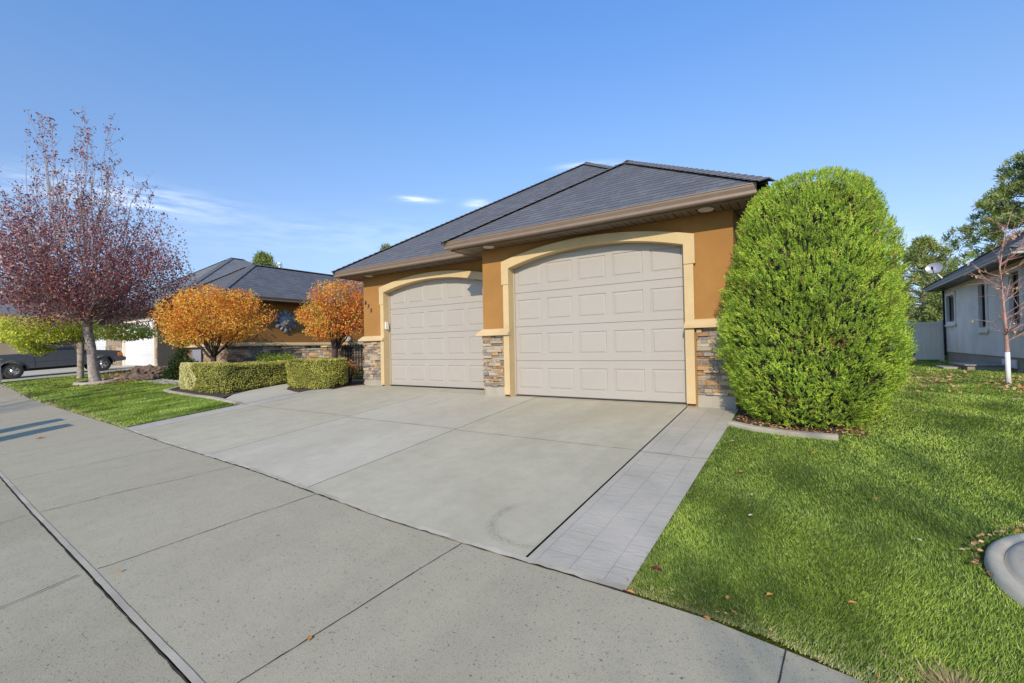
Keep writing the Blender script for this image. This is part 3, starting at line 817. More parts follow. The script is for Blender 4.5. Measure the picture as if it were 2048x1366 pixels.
RX0, RX1, RY0 = -1.18, 4.00, -0.60
t = (RX1 - RX0) / 2; xm = (RX0 + RX1) / 2; ra = (xm, RY0 + t, EZ + PITCH * t); rb = (xm, LY0 + t, EZ + PITCH * t)
roof_face(rf, [(RX0, RY0, EZ), (RX1, RY0, EZ), ra], (0, 1))
roof_face(rf, [(RX1, RY0, EZ), (RX1, LY0, EZ), rb, ra], (-1, 0))
roof_face(rf, [(RX0, LY0, EZ), (RX0, RY0, EZ), ra, rb], (1, 0))
WX0, WX1, WY0, WY1 = -15.95, -11.45, 0.05, 18.0
wa, wb = hip_rect(rf, WX0, WX1, WY0, WY1, EZ, PITCH)
roof_face(rf, [(WX1 - 1, 9, EZ), (LX0 + 1, 9, EZ), (LX0 + 1, 11.2, EZ + PITCH * 2.2), (WX1 - 1, 11.2, EZ + PITCH * 2.2)], (0, 1))
roof_face(rf, [(WX1 - 1, 13.4, EZ), (LX0 + 1, 13.4, EZ), (LX0 + 1, 11.2, EZ + PITCH * 2.2), (WX1 - 1, 11.2, EZ + PITCH * 2.2)], (0, -1))
roof = rf.build('roof', M['shingle'], house)
cp = MB()
for p, q in [((RX0, RY0, EZ), ra), ((RX1, RY0, EZ), ra), (ra, rb), ((LX0, LY0, EZ), la), (rb, la), (la, lb), ((LX1, LY1, EZ), lb), ((WX0, WY0, EZ), wa), ((WX1, WY0, EZ), wa), (wa, wb)]:
    caps(cp, p, q, 0.13)
cp.build('ridge_cap', M['cap'], roof)
vp_ = MB(); vp_.tube([(-14.1, 3.6, 3.7), (-14.1, 3.6, 4.47)], 0.045, 10); vp_.tube([(-14.1, 3.6, 4.47), (-14.1, 3.6, 4.56)], [0.10, 0.08], 10)
vp_.build('vent_pipe', M['white'], roof)

# gutters and fascia
GP = [(0.0, 2.640), (0.085, 2.640), (0.100, 2.655), (0.098, 2.69), (0.118, 2.735), (0.120, 2.770), (0.128, 2.772), (0.128, 2.760)]
def gutter(mb, path, outs, closed=False):
    """path of corner points (x,y) on the fascia line; outs = outward mitre vectors per point"""
    k = len(mb.V)
    for (x, y), (ox, oy) in zip(path, outs):
        for d, z in GP: mb.V.append((x + ox * d, y + oy * d, z))
    m_ = len(GP)
    for i in range(len(path) - 1):
        for j in range(m_ - 1):
            mb.F.append([k + i * m_ + j, k + i * m_ + j + 1, k + (i + 1) * m_ + j + 1, k + (i + 1) * m_ + j]); mb.c.append(.5)
    for i in (0, len(path) - 1):
        mb.F.append([k + i * m_ + j for j in range(6)]); mb.c.append(.5)
def fascia(mb, pts, z0=2.615, z1=2.765, th=0.025):
    for (xa, ya), (xb, yb) in zip(pts[:-1], pts[1:]):
        d = Vector((xb - xa, yb - ya)).normalized(); nn = Vector((-d.y, d.x)) * th
        mb.add([(xa, ya, z0), (xb, yb, z0), (xb + nn.x, yb + nn.y, z0), (xa + nn.x, ya + nn.y, z0),
                (xa, ya, z1), (xb, yb, z1), (xb + nn.x, yb + nn.y, z1), (xa + nn.x, ya + nn.y, z1)],
               [(3, 2, 1, 0), (4, 5, 6, 7), (0, 1, 5, 4), (1, 2, 6, 5), (2, 3, 7, 6), (3, 0, 4, 7)])
q = 0.115
gm = MB()
gutter(gm, [(RX0 + q, LY0 + q), (RX0 + q, RY0 + q), (RX1 - q, RY0 + q)], [(-1, -1), (-1, -1), (0, -1)])
gutter(gm, [(LX0 + q, 14), (LX0 + q, LY0 + q), (RX0 + q + 0.0, LY0 + q)], [(-1, 0), (-1, -1), (-1, -1)])
gutter(gm, [(WX1 - q, 9), (WX1 - q, WY0 + q), (WX0 + q, WY0 + q)], [(1, 0), (1, -1), (-1, -1)])
gm.build('gutter', M['brown'], house, fixn=False)
fm = MB()
fascia(fm, [(LX0 + q, 14), (LX0 + q, LY0 + q), (RX0 + q, LY0 + q), (RX0 + q, RY0 + q), (RX1 - q, RY0 + q), (RX1 - q, 14)])
fascia(fm, [(WX0 + q, 12), (WX0 + q, WY0 + q), (WX1 - q, WY0 + q), (WX1 - q, 9)])
fm.build('fascia', M['soffit'], house, fixn=True)
# soffit boards
sf = MB()
def soffit(x0, x1, y0, y1, z, along_x):
    w = 0.10
    if along_x:
        k = int((x1 - x0) / w) + 1
        for i in range(k):
            a = x0 + i * w; b = min(a + w - 0.012, x1)
            sf.box(a, b, y0, y1, z + (0.004 if i % 3 == 0 else 0), z + 0.02, .5)
    else:
        k = int((y1 - y0) / w) + 1
        for i in range(k):
            a = y0 + i * w; b = min(a + w - 0.012, y1)
            sf.box(x0, x1, a, b, z + (0.004 if i % 3 == 0 else 0), z + 0.02, .5)
    sf.box(x0, x1, y0, y1, z + 0.022, z + 0.03, .5)
soffit(RX0 + 0.14, RX1 - 0.14, RY0 + 0.14, -0.122, 2.618, True)
soffit(LX0 + 0.14, RX0 + 0.14, LY0 + 0.14, 0.528, 2.620, True)
soffit(RX0 + 0.14, -0.642, -0.12, 0.528, 2.622, False)
soffit(LX0 + 0.14, -4.852, 0.53, 5, 2.622, False)
soffit(WX1 - 0.55, WX1 - 0.14, 0.6, 9, 2.620, False)
soffit(WX0 + 0.14, WX1 - 0.14, WY0 + 0.14, 0.6, 2.618, True)
soffit(3.552, RX1 - 0.14, -0.12, 9, 2.622, False)
sf.build('soffit', M['soffit'], house)

def arch_z(x, x0, x1, zs, rise):
    u = (x - (x0 + x1) / 2) / ((x1 - x0) / 2)
    r = ((x1 - x0) / 2) ** 2 / (2 * rise) + rise / 2
    return zs + math.sqrt(max(r * r - (u * (x1 - x0) / 2) ** 2, 0)) - (r - rise)
def front_wall(mb, X0, X1, Z1, ox0, ox1, zs, rise, y, yb):
    """front wall sheet with arched opening and its reveal"""
    N = 24; xs_ = lin(ox0, ox1, N + 1)
    mb.add([(X0, y, -0.05), (ox0, y, -0.05), (ox0, y, zs), (ox0, y, Z1), (X0, y, Z1)], [(0, 1, 2, 3, 4)])
    mb.add([(ox1, y, -0.05), (X1, y, -0.05), (X1, y, Z1), (ox1, y, Z1), (ox1, y, zs)], [(0, 1, 2, 3, 4)])
    for a, b in zip(xs_[:-1], xs_[1:]):
        za, zb = arch_z(a, ox0, ox1, zs, rise), arch_z(b, ox0, ox1, zs, rise)
        mb.add([(a, y, za), (b, y, zb), (b, y, Z1), (a, y, Z1)], [(0, 1, 2, 3)])
def reveal(mb, ox0, ox1, zs, rise, yf, yb):
    N = 24; xs_ = lin(ox0, ox1, N + 1)
    pts = [(ox0, -0.05)] + [(x, arch_z(x, ox0, ox1, zs, rise)) for x in xs_] + [(ox1, -0.05)]
    for (a, za), (b, zb) in zip(pts[:-1], pts[1:]):
        mb.add([(a, yf, za), (b, yf, zb), (b, yb, zb), (a, yb, za)], [(0, 1, 2, 3)])
def arch_trim(mb, ox0, ox1, zs, rise, yf, yb, wcol, wtop):
    """raised surround: arched head with wider shoulders and narrower legs"""
    N = 28
    ix = lin(ox0, ox1, N + 1); e = wtop
    inner = [(x, arch_z(x, ox0, ox1, zs, rise)) for x in ix]
    outer = [(ox0 - e + (x - ox0) * (ox1 - ox0 + 2 * e) / (ox1 - ox0), 0) for x in ix]
    outer = [(x, arch_z(x, ox0 - e, ox1 + e, zs + 0.125, rise + 0.005)) for x, _ in outer]
    zl = zs - 0.28
    inner = [(ox0, zl)] + inner + [(ox1, zl)]; outer = [(ox0 - e, zl)] + outer + [(ox1 + e, zl)]
    for i in range(len(inner) - 1):
        a, b, c_, d = inner[i], inner[i + 1], outer[i + 1], outer[i]
        mb.add([(a[0], yf, a[1]), (b[0], yf, b[1]), (c_[0], yf, c_[1]), (d[0], yf, d[1])], [(0, 1, 2, 3)])
        mb.add([(d[0], yf, d[1]), (c_[0], yf, c_[1]), (c_[0], yb, c_[1]), (d[0], yb, d[1])], [(0, 1, 2, 3)])
    for xa, xb in ((ox0 - e, ox0), (ox1, ox1 + e)):
        mb.add([(xa, yf, zl), (xb, yf, zl), (xb, yb, zl), (xa, yb, zl)], [(0, 1, 2, 3)])
    # legs: narrower above the ledge, a little stouter below
    for s_, xi in ((-1, ox0), (1, ox1)):
        xo = xi + s_ * wcol; a, b = min(xi, xo), max(xi, xo)
        mb.add([(a, yf + 0.012, 1.12), (b, yf + 0.012, 1.12), (b, yf + 0.012, zl), (a, yf + 0.012, zl), (xo, yb, 1.12), (xo, yb, zl)],
               [(0, 1, 2, 3)] + ([(0, 3, 5, 4)] if s_ < 0 else [(1, 2, 5, 4)]))
        xo2 = xi + s_ * (wcol - 0.005); a, b = min(xi, xo2), max(xi, xo2)
        mb.add([(a, yf - 0.004, 0.012), (b, yf - 0.004, 0.012), (b, yf - 0.004, 1.12), (a, yf - 0.004, 1.12), (xo2, yb, 0.012), (xo2, yb, 1.12)],
               [(0, 1, 2, 3)] + ([(0, 3, 5, 4)] if s_ < 0 else [(1, 2, 5, 4)]))
wall = MB(); trim = MB(); jamb = MB()
O1 = (-0.035, 2.925); O2 = (-4.06, -1.10)
front_wall(wall, -0.64, 3.555, 2.63, *O1, 2.235, 0.205, -0.12, 0.04)
front_wall(wall, -4.85, -0.64, 2.63, *O2, 2.20, 0.185, 0.53, 0.70)
trim2 = MB(); reveal(trim, *O1, 2.235, 0.205, -0.18, 0.0); reveal(trim2, *O2, 2.20, 0.185, 0.47, 0.66)
arch_trim(trim, *O1, 2.235, 0.205, -0.18, -0.12, 0.125, 0.15)
arch_trim(trim2, *O2, 2.20, 0.185, 0.47, 0.53, 0.125, 0.15)
# body walls
wall.add([(-0.64, -0.12, -0.05), (-0.64, 0.53, -0.05), (-0.64, 0.53, 2.63), (-0.64, -0.12, 2.63)], [(0, 1, 2, 3)])
wall.add([(3.555, -0.12, -0.05), (3.555, 14.4, -0.05), (3.555, 14.4, 2.63), (3.555, -0.12, 2.63)], [(0, 1, 2, 3)])
wall.add([(-4.85, 0.53, -0.05), (-4.85, 14.4, -0.05), (-4.85, 14.4, 2.63), (-4.85, 0.53, 2.63)], [(0, 1, 2, 3)])
wall.add([(-4.85, 14.4, -0.05), (3.555, 14.4, -0.05), (3.555, 14.4, 2.63), (-4.85, 14.4, 2.63)], [(0, 1, 2, 3)])
wall.add([(-12, 0.6, -0.05), (-12, 17, -0.05), (-12, 17, 2.63), (-12, 0.6, 2.63)], [(0, 1, 2, 3)])
wall.add([(-15.4, 0.6, -0.05), (-12, 0.6, -0.05), (-12, 0.6, 2.63), (-15.4, 0.6, 2.63)], [(0, 1, 2, 3)])
wall.add([(-15.4, 0.6, -0.05), (-15.4, 17, -0.05), (-15.4, 17, 2.63), (-15.4, 0.6, 2.63)], [(0, 1, 2, 3)])
wall.add([(-12, 9.4, -0.05), (-4.85, 9.4, -0.05), (-4.85, 9.4, 2.63), (-12, 9.4, 2.63)], [(0, 1, 2, 3)])
wall.build('wall', M['stucco'], house, fixn=False)
# dark inside behind the door sheets so nothing shines through
# ledge between stucco and stone
def ledge(mb, path, outs, z0=1.06, z1=1.17, pr=0.105, base=0.0):
    prof = [(base, z1 + 0.012), (base + 0.03, z1), (base + pr, z0 + 0.035), (base + pr, z0), (base, z0 - 0.004)]
    k = len(mb.V)
    for (x, y), (ox, oy) in zip(path, outs):
        for d, z in prof: mb.V.append((x + ox * d, y + oy * d, z))
    m_ = len(prof)
    for i in range(len(path) - 1):
        for j in range(m_ - 1):
            mb.F.append([k + i * m_ + j, k + i * m_ + j + 1, k + (i + 1) * m_ + j + 1, k + (i + 1) * m_ + j]); mb.c.append(.5)
    for i in (0, len(path) - 1):
        mb.F.append([k + i * m_ + j for j in range(m_)]); mb.c.append(.5)
for o_ in (trim, trim2): o_.build('door_trim', M['trim'], house, fixn=False)
for path_, outs_ in (([(-0.64, 0.53), (-0.64, -0.12), (O1[0] + 0.004, -0.12)], [(-1, 0), (-1, -1), (0, -1)]),
                     ([(O1[1] - 0.004, -0.12), (3.555, -0.12), (3.555, 6)], [(0, -1), (1, -1), (1, 0)]),
                     ([(-4.85, 6), (-4.85, 0.53), (O2[0] + 0.004, 0.53)], [(-1, 0), (-1, -1), (0, -1)]),
                     ([(-1.10, 0.53), (-0.75, 0.53)], [(0, -1), (0, -1)]),
                     ([(-15.4, 0.6), (-12, 0.6), (-12, 9)], [(0, -1), (1, -1), (1, 0)])):
    lm_ = MB(); ledge(lm_, path_, outs_); lm_.build('ledge', M['trim'], house, fixn=False)
# concrete footing
for bx_ in ((-0.62, O1[0] - 0.14, -0.135, 0.5), (O1[1] + 0.14, 3.54, -0.135, 0.3), (-4.83, O2[0] - 0.14, 0.515, 0.65), (-0.95, -0.64, 0.515, 0.60)):
    ft = MB(); ft.box(*bx_, -0.06, 0.135); ft.build('footing', M['found'], house)
# stone veneer: one mesh of many small stones per wall face
def stones(mb, o, u, nrm, U, z0, z1, seed, hmin=0.022, hmax=0.062, wmin=0.05, wmax=0.26, dmax=0.045):
    rs = random.Random(seed); o = Vector(o); u = Vector(u); nrm = Vector(nrm); z = z0
    while z < z1 - 0.008:
        h = min(rs.uniform(hmin, hmax), z1 - z)
        if z1 - z - h < 0.015: h = z1 - z
        x = -rs.uniform(0, wmin)
        while x < U:
            w = rs.uniform(wmin, wmax); a, b = max(x, 0), min(x + w, U)
            if U - b < 0.02: b = U
            if b - a > 0.006:
                d = rs.uniform(0.004, dmax); g_ = 0.0015
                p = lambda uu, dd, zz: tuple(o + u * uu + nrm * dd + Vector((0, 0, zz)))
                j = [rs.uniform(-.006, .006) for _ in range(4)]
                vs = [p(a + g_, 0, z + g_), p(b - g_, 0, z + g_), p(b - g_, 0, z + h - g_), p(a + g_, 0, z + h - g_),
                      p(a + g_, d + j[0], z + g_), p(b - g_, d + j[1], z + g_), p(b - g_, d + j[2], z + h - g_), p(a + g_, d + j[3], z + h - g_)]
                mb.add(vs, [(4, 5, 6, 7), (0, 1, 5, 4), (1, 2, 6, 5), (2, 3, 7, 6), (3, 0, 4, 7)], rs.random())
            x += w
        z += h
for grp_ in ([((-0.64, -0.122, 0), (1, 0, 0), (0, -1, 0), 0.64 - 0.185, 0.14, 1.06, 1), ((-0.642, 0.53, 0), (0, -1, 0), (-1, 0, 0), 0.65, 0.14, 1.06, 2), ((-0.955, 0.528, 0), (1, 0, 0), (0, -1, 0), 0.31, 0.14, 1.06, 15)],
             [((O1[1] + 0.145, -0.122, 0), (1, 0, 0), (0, -1, 0), 3.555 - O1[1] - 0.145, 0.14, 1.06, 3), ((3.557, -0.12, 0), (0, 1, 0), (1, 0, 0), 1.5, 0.14, 1.06, 4)],
             [((-4.85, 0.528, 0), (1, 0, 0), (0, -1, 0), 4.85 - 4.06 - 0.145, 0.14, 1.06, 5), ((-4.852, 1.8, 0), (0, -1, 0), (-1, 0, 0), 1.27, 0.0, 1.06, 6)],
             [((-11.998, 0.6, 0), (0, 1, 0), (1, 0, 0), 8, 0.0, 1.06, 7, 0.04, 0.11, 0.1, 0.45, 0.05), ((-15.4, 0.598, 0), (1, 0, 0), (0, -1, 0), 3.4, 0.0, 1.06, 8, 0.04, 0.11, 0.1, 0.45, 0.05)]):
    sv = MB()
    for a_ in grp_: stones(sv, *a_)
    sv.build('stone_veneer', M['stone'], house, fixn=False)

# garage doors
def garage_door(x0, x1, y, z0, mat, name, parent, rows=5, h=0.6, zmax=2.5, cols=5):
    mb = MB(); cw = (x1 - x0) / cols
    for r in range(rows):
        za = z0 + r * h; zb = za + h; zb2 = zb - 0.007
        yy = y
        for c_ in range(cols):
            xa = x0 + c_ * cw; xb = xa + cw
            pa, pb = xa + 0.062, xb - 0.050; qa, qb = za + 0.10, zb - 0.13
            def ring(A, B):
                (a0, a1, a2, a3, ya), (b0, b1, b2, b3, yb_) = A, B
                vs = [(a0, ya, a2), (a1, ya, a2), (a1, ya, a3), (a0, ya, a3), (b0, yb_, b2), (b1, yb_, b2), (b1, yb_, b3), (b0, yb_, b3)]
                mb.add(vs, [(0, 1, 5, 4), (1, 2, 6, 5), (2, 3, 7, 6), (3, 0, 4, 7)])
            R0 = (xa, xb, za, zb2, yy); R1 = (pa, pb, qa, qb, yy)
            R2 = (pa + 0.010, pb - 0.010, qa + 0.010, qb - 0.010, yy + 0.011)
            R3 = (pa + 0.030, pb - 0.030, qa + 0.030, qb - 0.030, yy + 0.009)
            R4 = (pa + 0.042, pb - 0.042, qa + 0.042, qb - 0.042, yy + 0.001)
            ring(R0, R1); ring(R1, R2); ring(R2, R3); ring(R3, R4)
            mb.add([(R4[0], R4[4], R4[2]), (R4[1], R4[4], R4[2]), (R4[1], R4[4], R4[3]), (R4[0], R4[4], R4[3])], [(0, 1, 2, 3)])
        mb.add([(x0, yy, zb2), (x1, yy, zb2), (x1, yy + 0.012, zb2 + 0.001), (x0, yy + 0.012, zb2 + 0.001)], [(0, 1, 2, 3)])
        mb.add([(x0, yy + 0.012, zb2), (x1, yy + 0.012, zb2), (x1, yy + 0.012, zb), (x0, yy + 0.012, zb)], [(0, 1, 2, 3)])
        mb.add([(x0, yy + 0.012, zb), (x1, yy + 0.012, zb), (x1, yy, zb + 0.001), (x0, yy, zb + 0.001)], [(0, 1, 2, 3)])
    mb.add([(x0, y, z0), (x1, y, z0), (x1, y + .04, z0), (x0, y + .04, z0)], [(0, 1, 2, 3)])
    d = mb.build(name, mat, parent, fixn=False)
    w = MB(); w.box(x0, x1, y - 0.004, y + 0.03, z0 - 0.018, z0 - 0.001)
    w.build('weather_strip', M['rubber'], d)
    for a, b in ((x0 - 0.03, x0 + 0.018), (x1 - 0.018, x1 + 0.03)):
        s_ = MB(); s_.box(a, b, y - 0.022, y - 0.004, z0 - 0.01, zmax)
        s_.build('door_stop', mat, d)
    return d
garage_door(-0.03, 2.93, 0.005, 0.004, M['door'], 'garage_door', house)
garage_door(-4.055, -1.105, 0.662, 0.006, M['door'], 'garage_door', house)
# recessed lights under the eaves
for x, y in ((-0.31, -0.36), (3.27, -0.36), (-4.42, 0.36)):
    lm = MB(); lm.lathe(x, y, [(0.10, 2.614), (0.098, 2.606), (0.085, 2.603), (0.08, 2.609), (0.0, 2.610)], 24)
    lm.build('soffit_light', M['lampglass'], house, smooth=True)
# house number
for ch, x, z in (('6', -4.80, 1.965), ('7', -4.70, 1.865), ('5', -4.60, 1.765)):
    cu = bpy.data.curves.new('num', 'FONT'); cu.body = ch; cu.size = 0.135; cu.extrude = 0.008; cu.shear = 0.15
    to = bpy.data.objects.new('num', cu); C.objects.link(to)
    bpy.context.view_layer.update()
    me = bpy.data.meshes.new_from_object(to); bpy.data.objects.remove(to)
    me.materials.append(M['bronze'])
    o = bpy.data.objects.new('house_number', me)
    me.transform(Matrix.Translation((x, 0.518, z)) @ Matrix.Rotation(R_(90), 4, 'X'))
    link(o, house)
kp = MB(); kp.box(-4.059, -4.020, 0.50, 0.585, 1.33, 1.50); k1 = kp.build('keypad', M['vinyl'], house, bevel=0.008)
kp = MB(); kp.box(-4.022, -4.012, 0.495, 0.59, 1.325, 1.44); kp.build('keypad_cover', M['white'], k1, bevel=0.004)
# sconce on the courtyard wall, small window and its grille in the wing
s1 = MB(); s1.lathe(-11.80, 5.18, [(0.0, 1.16), (0.06, 1.18), (0.125, 1.25), (0.135, 1.32), (0.11, 1.40), (0.05, 1.45), (0.0, 1.46)], 18)
sl = s1.build('wall_lamp', M['lampglass'], house, smooth=True)
s2 = MB(); s2.box(-11.99, -11.9, 5.12, 5.24, 1.40, 1.58); s2.tube([(-11.93, 5.18, 1.54), (-11.80, 5.18, 1.56), (-11.80, 5.18, 1.46)], 0.015, 8); s2.build('lamp_bracket', M['iron'], sl)
wd = MB(); wd.box(-14.55, -13.75, 0.525, 0.56, 0.45, 1.03); wo = wd.build('window', M['frame'], house)
wd = MB(); wd.box(-14.5, -13.8, 0.515, 0.522, 0.50, 0.98); wd.build('pane', M['dish'], wo)

# sun-shaped ornament hanging on the wing wall
orn = thing('wall_sculpture', (-11.99, 2.6, 1.96), 'large grey metal sun shaped sculpture hung on the orange wall', 'wall sculpture')
oc = Vector((-11.96, 2.6, 1.96))
def op(r, a, d): return (oc.x + d, oc.y + r * math.sin(a), oc.z + r * math.cos(a))
for k in range(12):
    a = 2 * math.pi * k / 12; mb = MB(); big = (k % 2 == 0)
    R1 = 0.45 if big else 0.41; w = 0.17 if big else 0.12; cen = op((R1 + 0.2) / 2, a, 0.06)
    rim = []
    for j in range(12):
        b = 2 * math.pi * j / 12; rr = 0.5 * (R1 - 0.2) * math.cos(b); tt = w / 2 * math.sin(b) * (1.15 if rr > 0 else 0.85)
        m0 = (R1 + 0.2) / 2 + rr
        y_ = oc.y + m0 * math.sin(a) + tt * math.cos(a); z_ = oc.z + m0 * math.cos(a) - tt * math.sin(a)
        rim.append((oc.x + 0.015, y_, z_))
    fs = [(12, j, (j + 1) % 12) for j in range(12)]
    mb.add(rim + [cen], fs); mb.add(rim + [(oc.x, cen[1], cen[2])], [(12, (j + 1) % 12, j) for j in range(12)])
    mb.build('sun_ray', M['metal'], orn)
fc = MB()
prof = [(0.0, 0.13), (0.10, 0.12), (0.17, 0.09), (0.20, 0.05), (0.235, 0.07), (0.25, 0.04), (0.25, 0.0)]
for r, d in prof:
    for j in range(24): fc.V.append(op(r + 0.0001, 2 * math.pi * j / 24, d))
for i in range(len(prof) - 1):
    for j in range(24): fc.F.append([i * 24 + j, i * 24 + (j + 1) % 24, (i + 1) * 24 + (j + 1) % 24, (i + 1) * 24 + j]); fc.c.append(.5)
fc.tube([op(0.04, 0, .125), op(0.02, 0, .16), op(-0.035, 0, .175)], [0.012, 0.018, 0.024], 8)
for s_ in (-1, 1):
    fc.tube([(oc.x + .13, oc.y + s_ * .035, oc.z + .03), (oc.x + .135, oc.y + s_ * .095, oc.z + .035)], [.014, .014], 6)
    fc.tube([(oc.x + .12, oc.y + s_ * .03, oc.z + .07), (oc.x + .12, oc.y + s_ * .10, oc.z + .075)], [.008, .008], 6)
fc.tube([(oc.x + .12, oc.y - .06, oc.z - .075), (oc.x + .135, oc.y, oc.z - .09), (oc.x + .12, oc.y + .06, oc.z - .075)], [.012, .016, .012], 6)
fc.build('sun_face', M['metal'], orn, smooth=True)

# ------------------------------------------------------------------ courtyard wall, fence, gate
cw = thing('courtyard_wall', (-9.0, 1.8, 0), 'low stacked stone courtyard wall between the hedges and orange wall', 'wall')
mb = MB()
for xa, xb, zt in ((-12.0, -11.55, 0.80), (-10.05, -7.35, 0.88)): stones(mb, (xa, 1.7, 0), (1, 0, 0), (0, -1, 0), xb - xa, -0.03, zt, int(-xa * 7), 0.04, 0.10, 0.1, 0.4, 0.05)
mb.box(-12.0, -11.55, 1.701, 1.9, -0.05, 0.80); mb.box(-10.05, -7.35, 1.701, 1.9, -0.05, 0.88)
mb.build('stone_panel', M['stone'], cw, fixn=False)
for xa, xb, zt in ((-10.35, -9.95, 0.95), (-8.15, -7.30, 0.95)):
    mb = MB(); 
    stones(mb, (xa, 1.62, 0), (1, 0, 0), (0, -1, 0), xb - xa, -0.03, zt, int(-xa * 9), 0.04, 0.11, 0.15, 0.4, 0.05)
    stones(mb, (xb, 1.62, 0), (0, 1, 0), (1, 0, 0), 0.4, -0.03, zt, int(-xa * 5), 0.04, 0.11, 0.15, 0.4, 0.05)
    mb.box(xa + .01, xb - .01, 1.63, 2.0, -0.05, zt); po = mb.build('pillar', M['stone'], cw, fixn=False)
    mb = MB(); mb.box(xa - 0.05, xb + 0.07, 1.54, 2.07, zt, zt + 0.05); mb.build('pillar_cap', M['trim'], po, bevel=0.01)
mb = MB(); mb.box(-10.0, -7.9, 1.63, 1.95, 0.885, 0.925); mb.build('coping', M['found'], cw, bevel=0.01)
fe = thing('iron_fence', (-10.9, 1.8, 0.3), 'short black iron railing set into the low stone courtyard wall', 'fence')
mb = MB(); x = -11.53
while x < -10.36:
    mb.tube([(x, 1.8, 0.1), (x, 1.8, 0.93)], 0.010, 6); x += 0.11
mb.build('picket', M['iron'], fe)
mb = MB(); mb.box(-11.55, -10.35, 1.785, 1.815, 0.88, 0.905); mb.box(-11.55, -10.35, 1.785, 1.815, 0.16, 0.185); mb.build('rail', M['iron'], fe)
ga = thing('iron_gate', (-6.2, 1.7, 0.1), 'black wrought iron gate beside the left garage corner', 'gate')
mb = MB(); mb.box(-7.25, -5.0, 1.69, 1.72, 0.90, 0.925); mb.box(-7.25, -5.0, 1.69, 1.72, 0.13, 0.155); mb.build('gate_rail', M['iron'], ga)
x = -7.22; k = 0
while x < -5.0:
    mb = MB(); mb.tube([(x, 1.705, 0.10), (x, 1.705, 0.97)], 0.012, 6); mb.tube([(x, 1.705, 0.965), (x, 1.705, 1.0), (x, 1.705, 1.03)], [0.022, 0.022, 0.002], 6)
    if k % 2: mb.tube([(x, 1.705, 0.50), (x + .035, 1.705, .55), (x, 1.705, 0.60), (x - .035, 1.705, .55), (x, 1.705, .50)], 0.007, 5)
    mb.build('gate_bar', M['iron'], ga); x += 0.125; k += 1
mb = MB(); mb.tube([(-7.05, 1.9, 0.05), (-7.02, 1.9, 0.9)], 0.02, 6)
gz = thing('garden_pedestal', (-7.6, 3.1, 0), 'white pedestal with a blue globe on top behind the iron gate', 'garden ornament')
mb = MB(); mb.box(-7.85, -7.25, 2.9, 3.5, -0.02, 0.30); mb.box(-7.78, -7.32, 2.97, 3.43, 0.30, 0.84); mb.build('pedestal', M['white'], gz, bevel=0.01)
mb = MB(); mb.lathe(-7.55, 3.2, [(0.05, 0.84)] + [(0.19 * math.sin(a), 0.97 - 0.16 * math.cos(a)) for a in lin(0.4, math.pi, 12)], 20); mb.build('globe', M['blue'], gz, smooth=True)
# flat topped path light in front of the courtyard
pl = thing('path_light', (-10.6, 0.9, 0), 'black path light with a wide flat top behind the hedge', 'garden light')
mb = MB(); mb.tube([(-10.66, 0.9, -0.05), (-10.66, 0.9, 0.80)], 0.018, 6); mb.tube([(-10.54, 0.9, -0.05), (-10.54, 0.9, 0.80)], 0.018, 6); mb.build('post', M['iron'], pl)
mb = MB(); mb.box(-10.85, -10.35, 0.75, 1.05, 0.80, 0.83); mb.build('top_plate', M['iron'], pl)

# ------------------------------------------------------------------ plants
def sphere_dirs(n):
    v = rng.normal(size=(n, 3)); return unit(v)
def tree_skeleton(mb, base, targets, trunk_top, r0, r_tip=0.006, twigs=5, twig_len=0.5, rs=None, up=0.3, nseg=7, twig_r=0.005):
    """limbs curve from the trunk to each target, each with side twigs; returns twig sample points"""
    rs = rs or random.Random(3); pts_out = []; B = Vector(base); T = Vector(trunk_top)
    n = len(targets)
    for tgt in targets:
        tgt = Vector(tgt); s0 = T.lerp(B, rs.uniform(0, 0.12)); d = tgt - s0
        mid = s0 + d * 0.45 + Vector((d.x * 0.12, d.y * 0.12, -up * Vector((d.x, d.y)).length * 0.25))
        rad0 = r0 * rs.uniform(0.28, 0.5); P = []; Rr = []
        w = Vector((rs.gauss(0, .1), rs.gauss(0, .1), rs.gauss(0, .06))) * d.length * 0.25
        for i in range(nseg + 1):
            t = i / nseg
            p = s0.lerp(mid, t).lerp(mid.lerp(tgt, t), t) + w * math.sin(t * math.pi) + Vector((rs.gauss(0, .015), rs.gauss(0, .015), rs.gauss(0, .015))) * (1 if 0 < i < nseg else 0)
            P.append(p); Rr.append(rad0 * (1 - t) ** 1.1 + r_tip)
        mb.tube(P, Rr, 6)
        for k in range(twigs):
            t = rs.uniform(0.25, 1.0); i = min(int(t * nseg), nseg - 1); p = P[i].lerp(P[i + 1], t * nseg - i)
            dd = (P[i + 1] - P[i]).normalized() + Vector((rs.gauss(0, .8), rs.gauss(0, .8), rs.gauss(0.25, .6))); dd.normalize()
            L = twig_len * rs.uniform(0.5, 1.3); q = [p, p + dd * L * .5 + Vector((0, 0, .02)), p + dd * L + Vector((rs.gauss(0, .05), rs.gauss(0, .05), .06))]
            mb.tube(q, [twig_r * 1.4, twig_r, twig_r * 0.5], 4, cap=False)
            for _ in range(3):
                pts_out.append(q[1].lerp(q[2], rs.random()))
        pts_out.append(P[-1])
    return pts_out

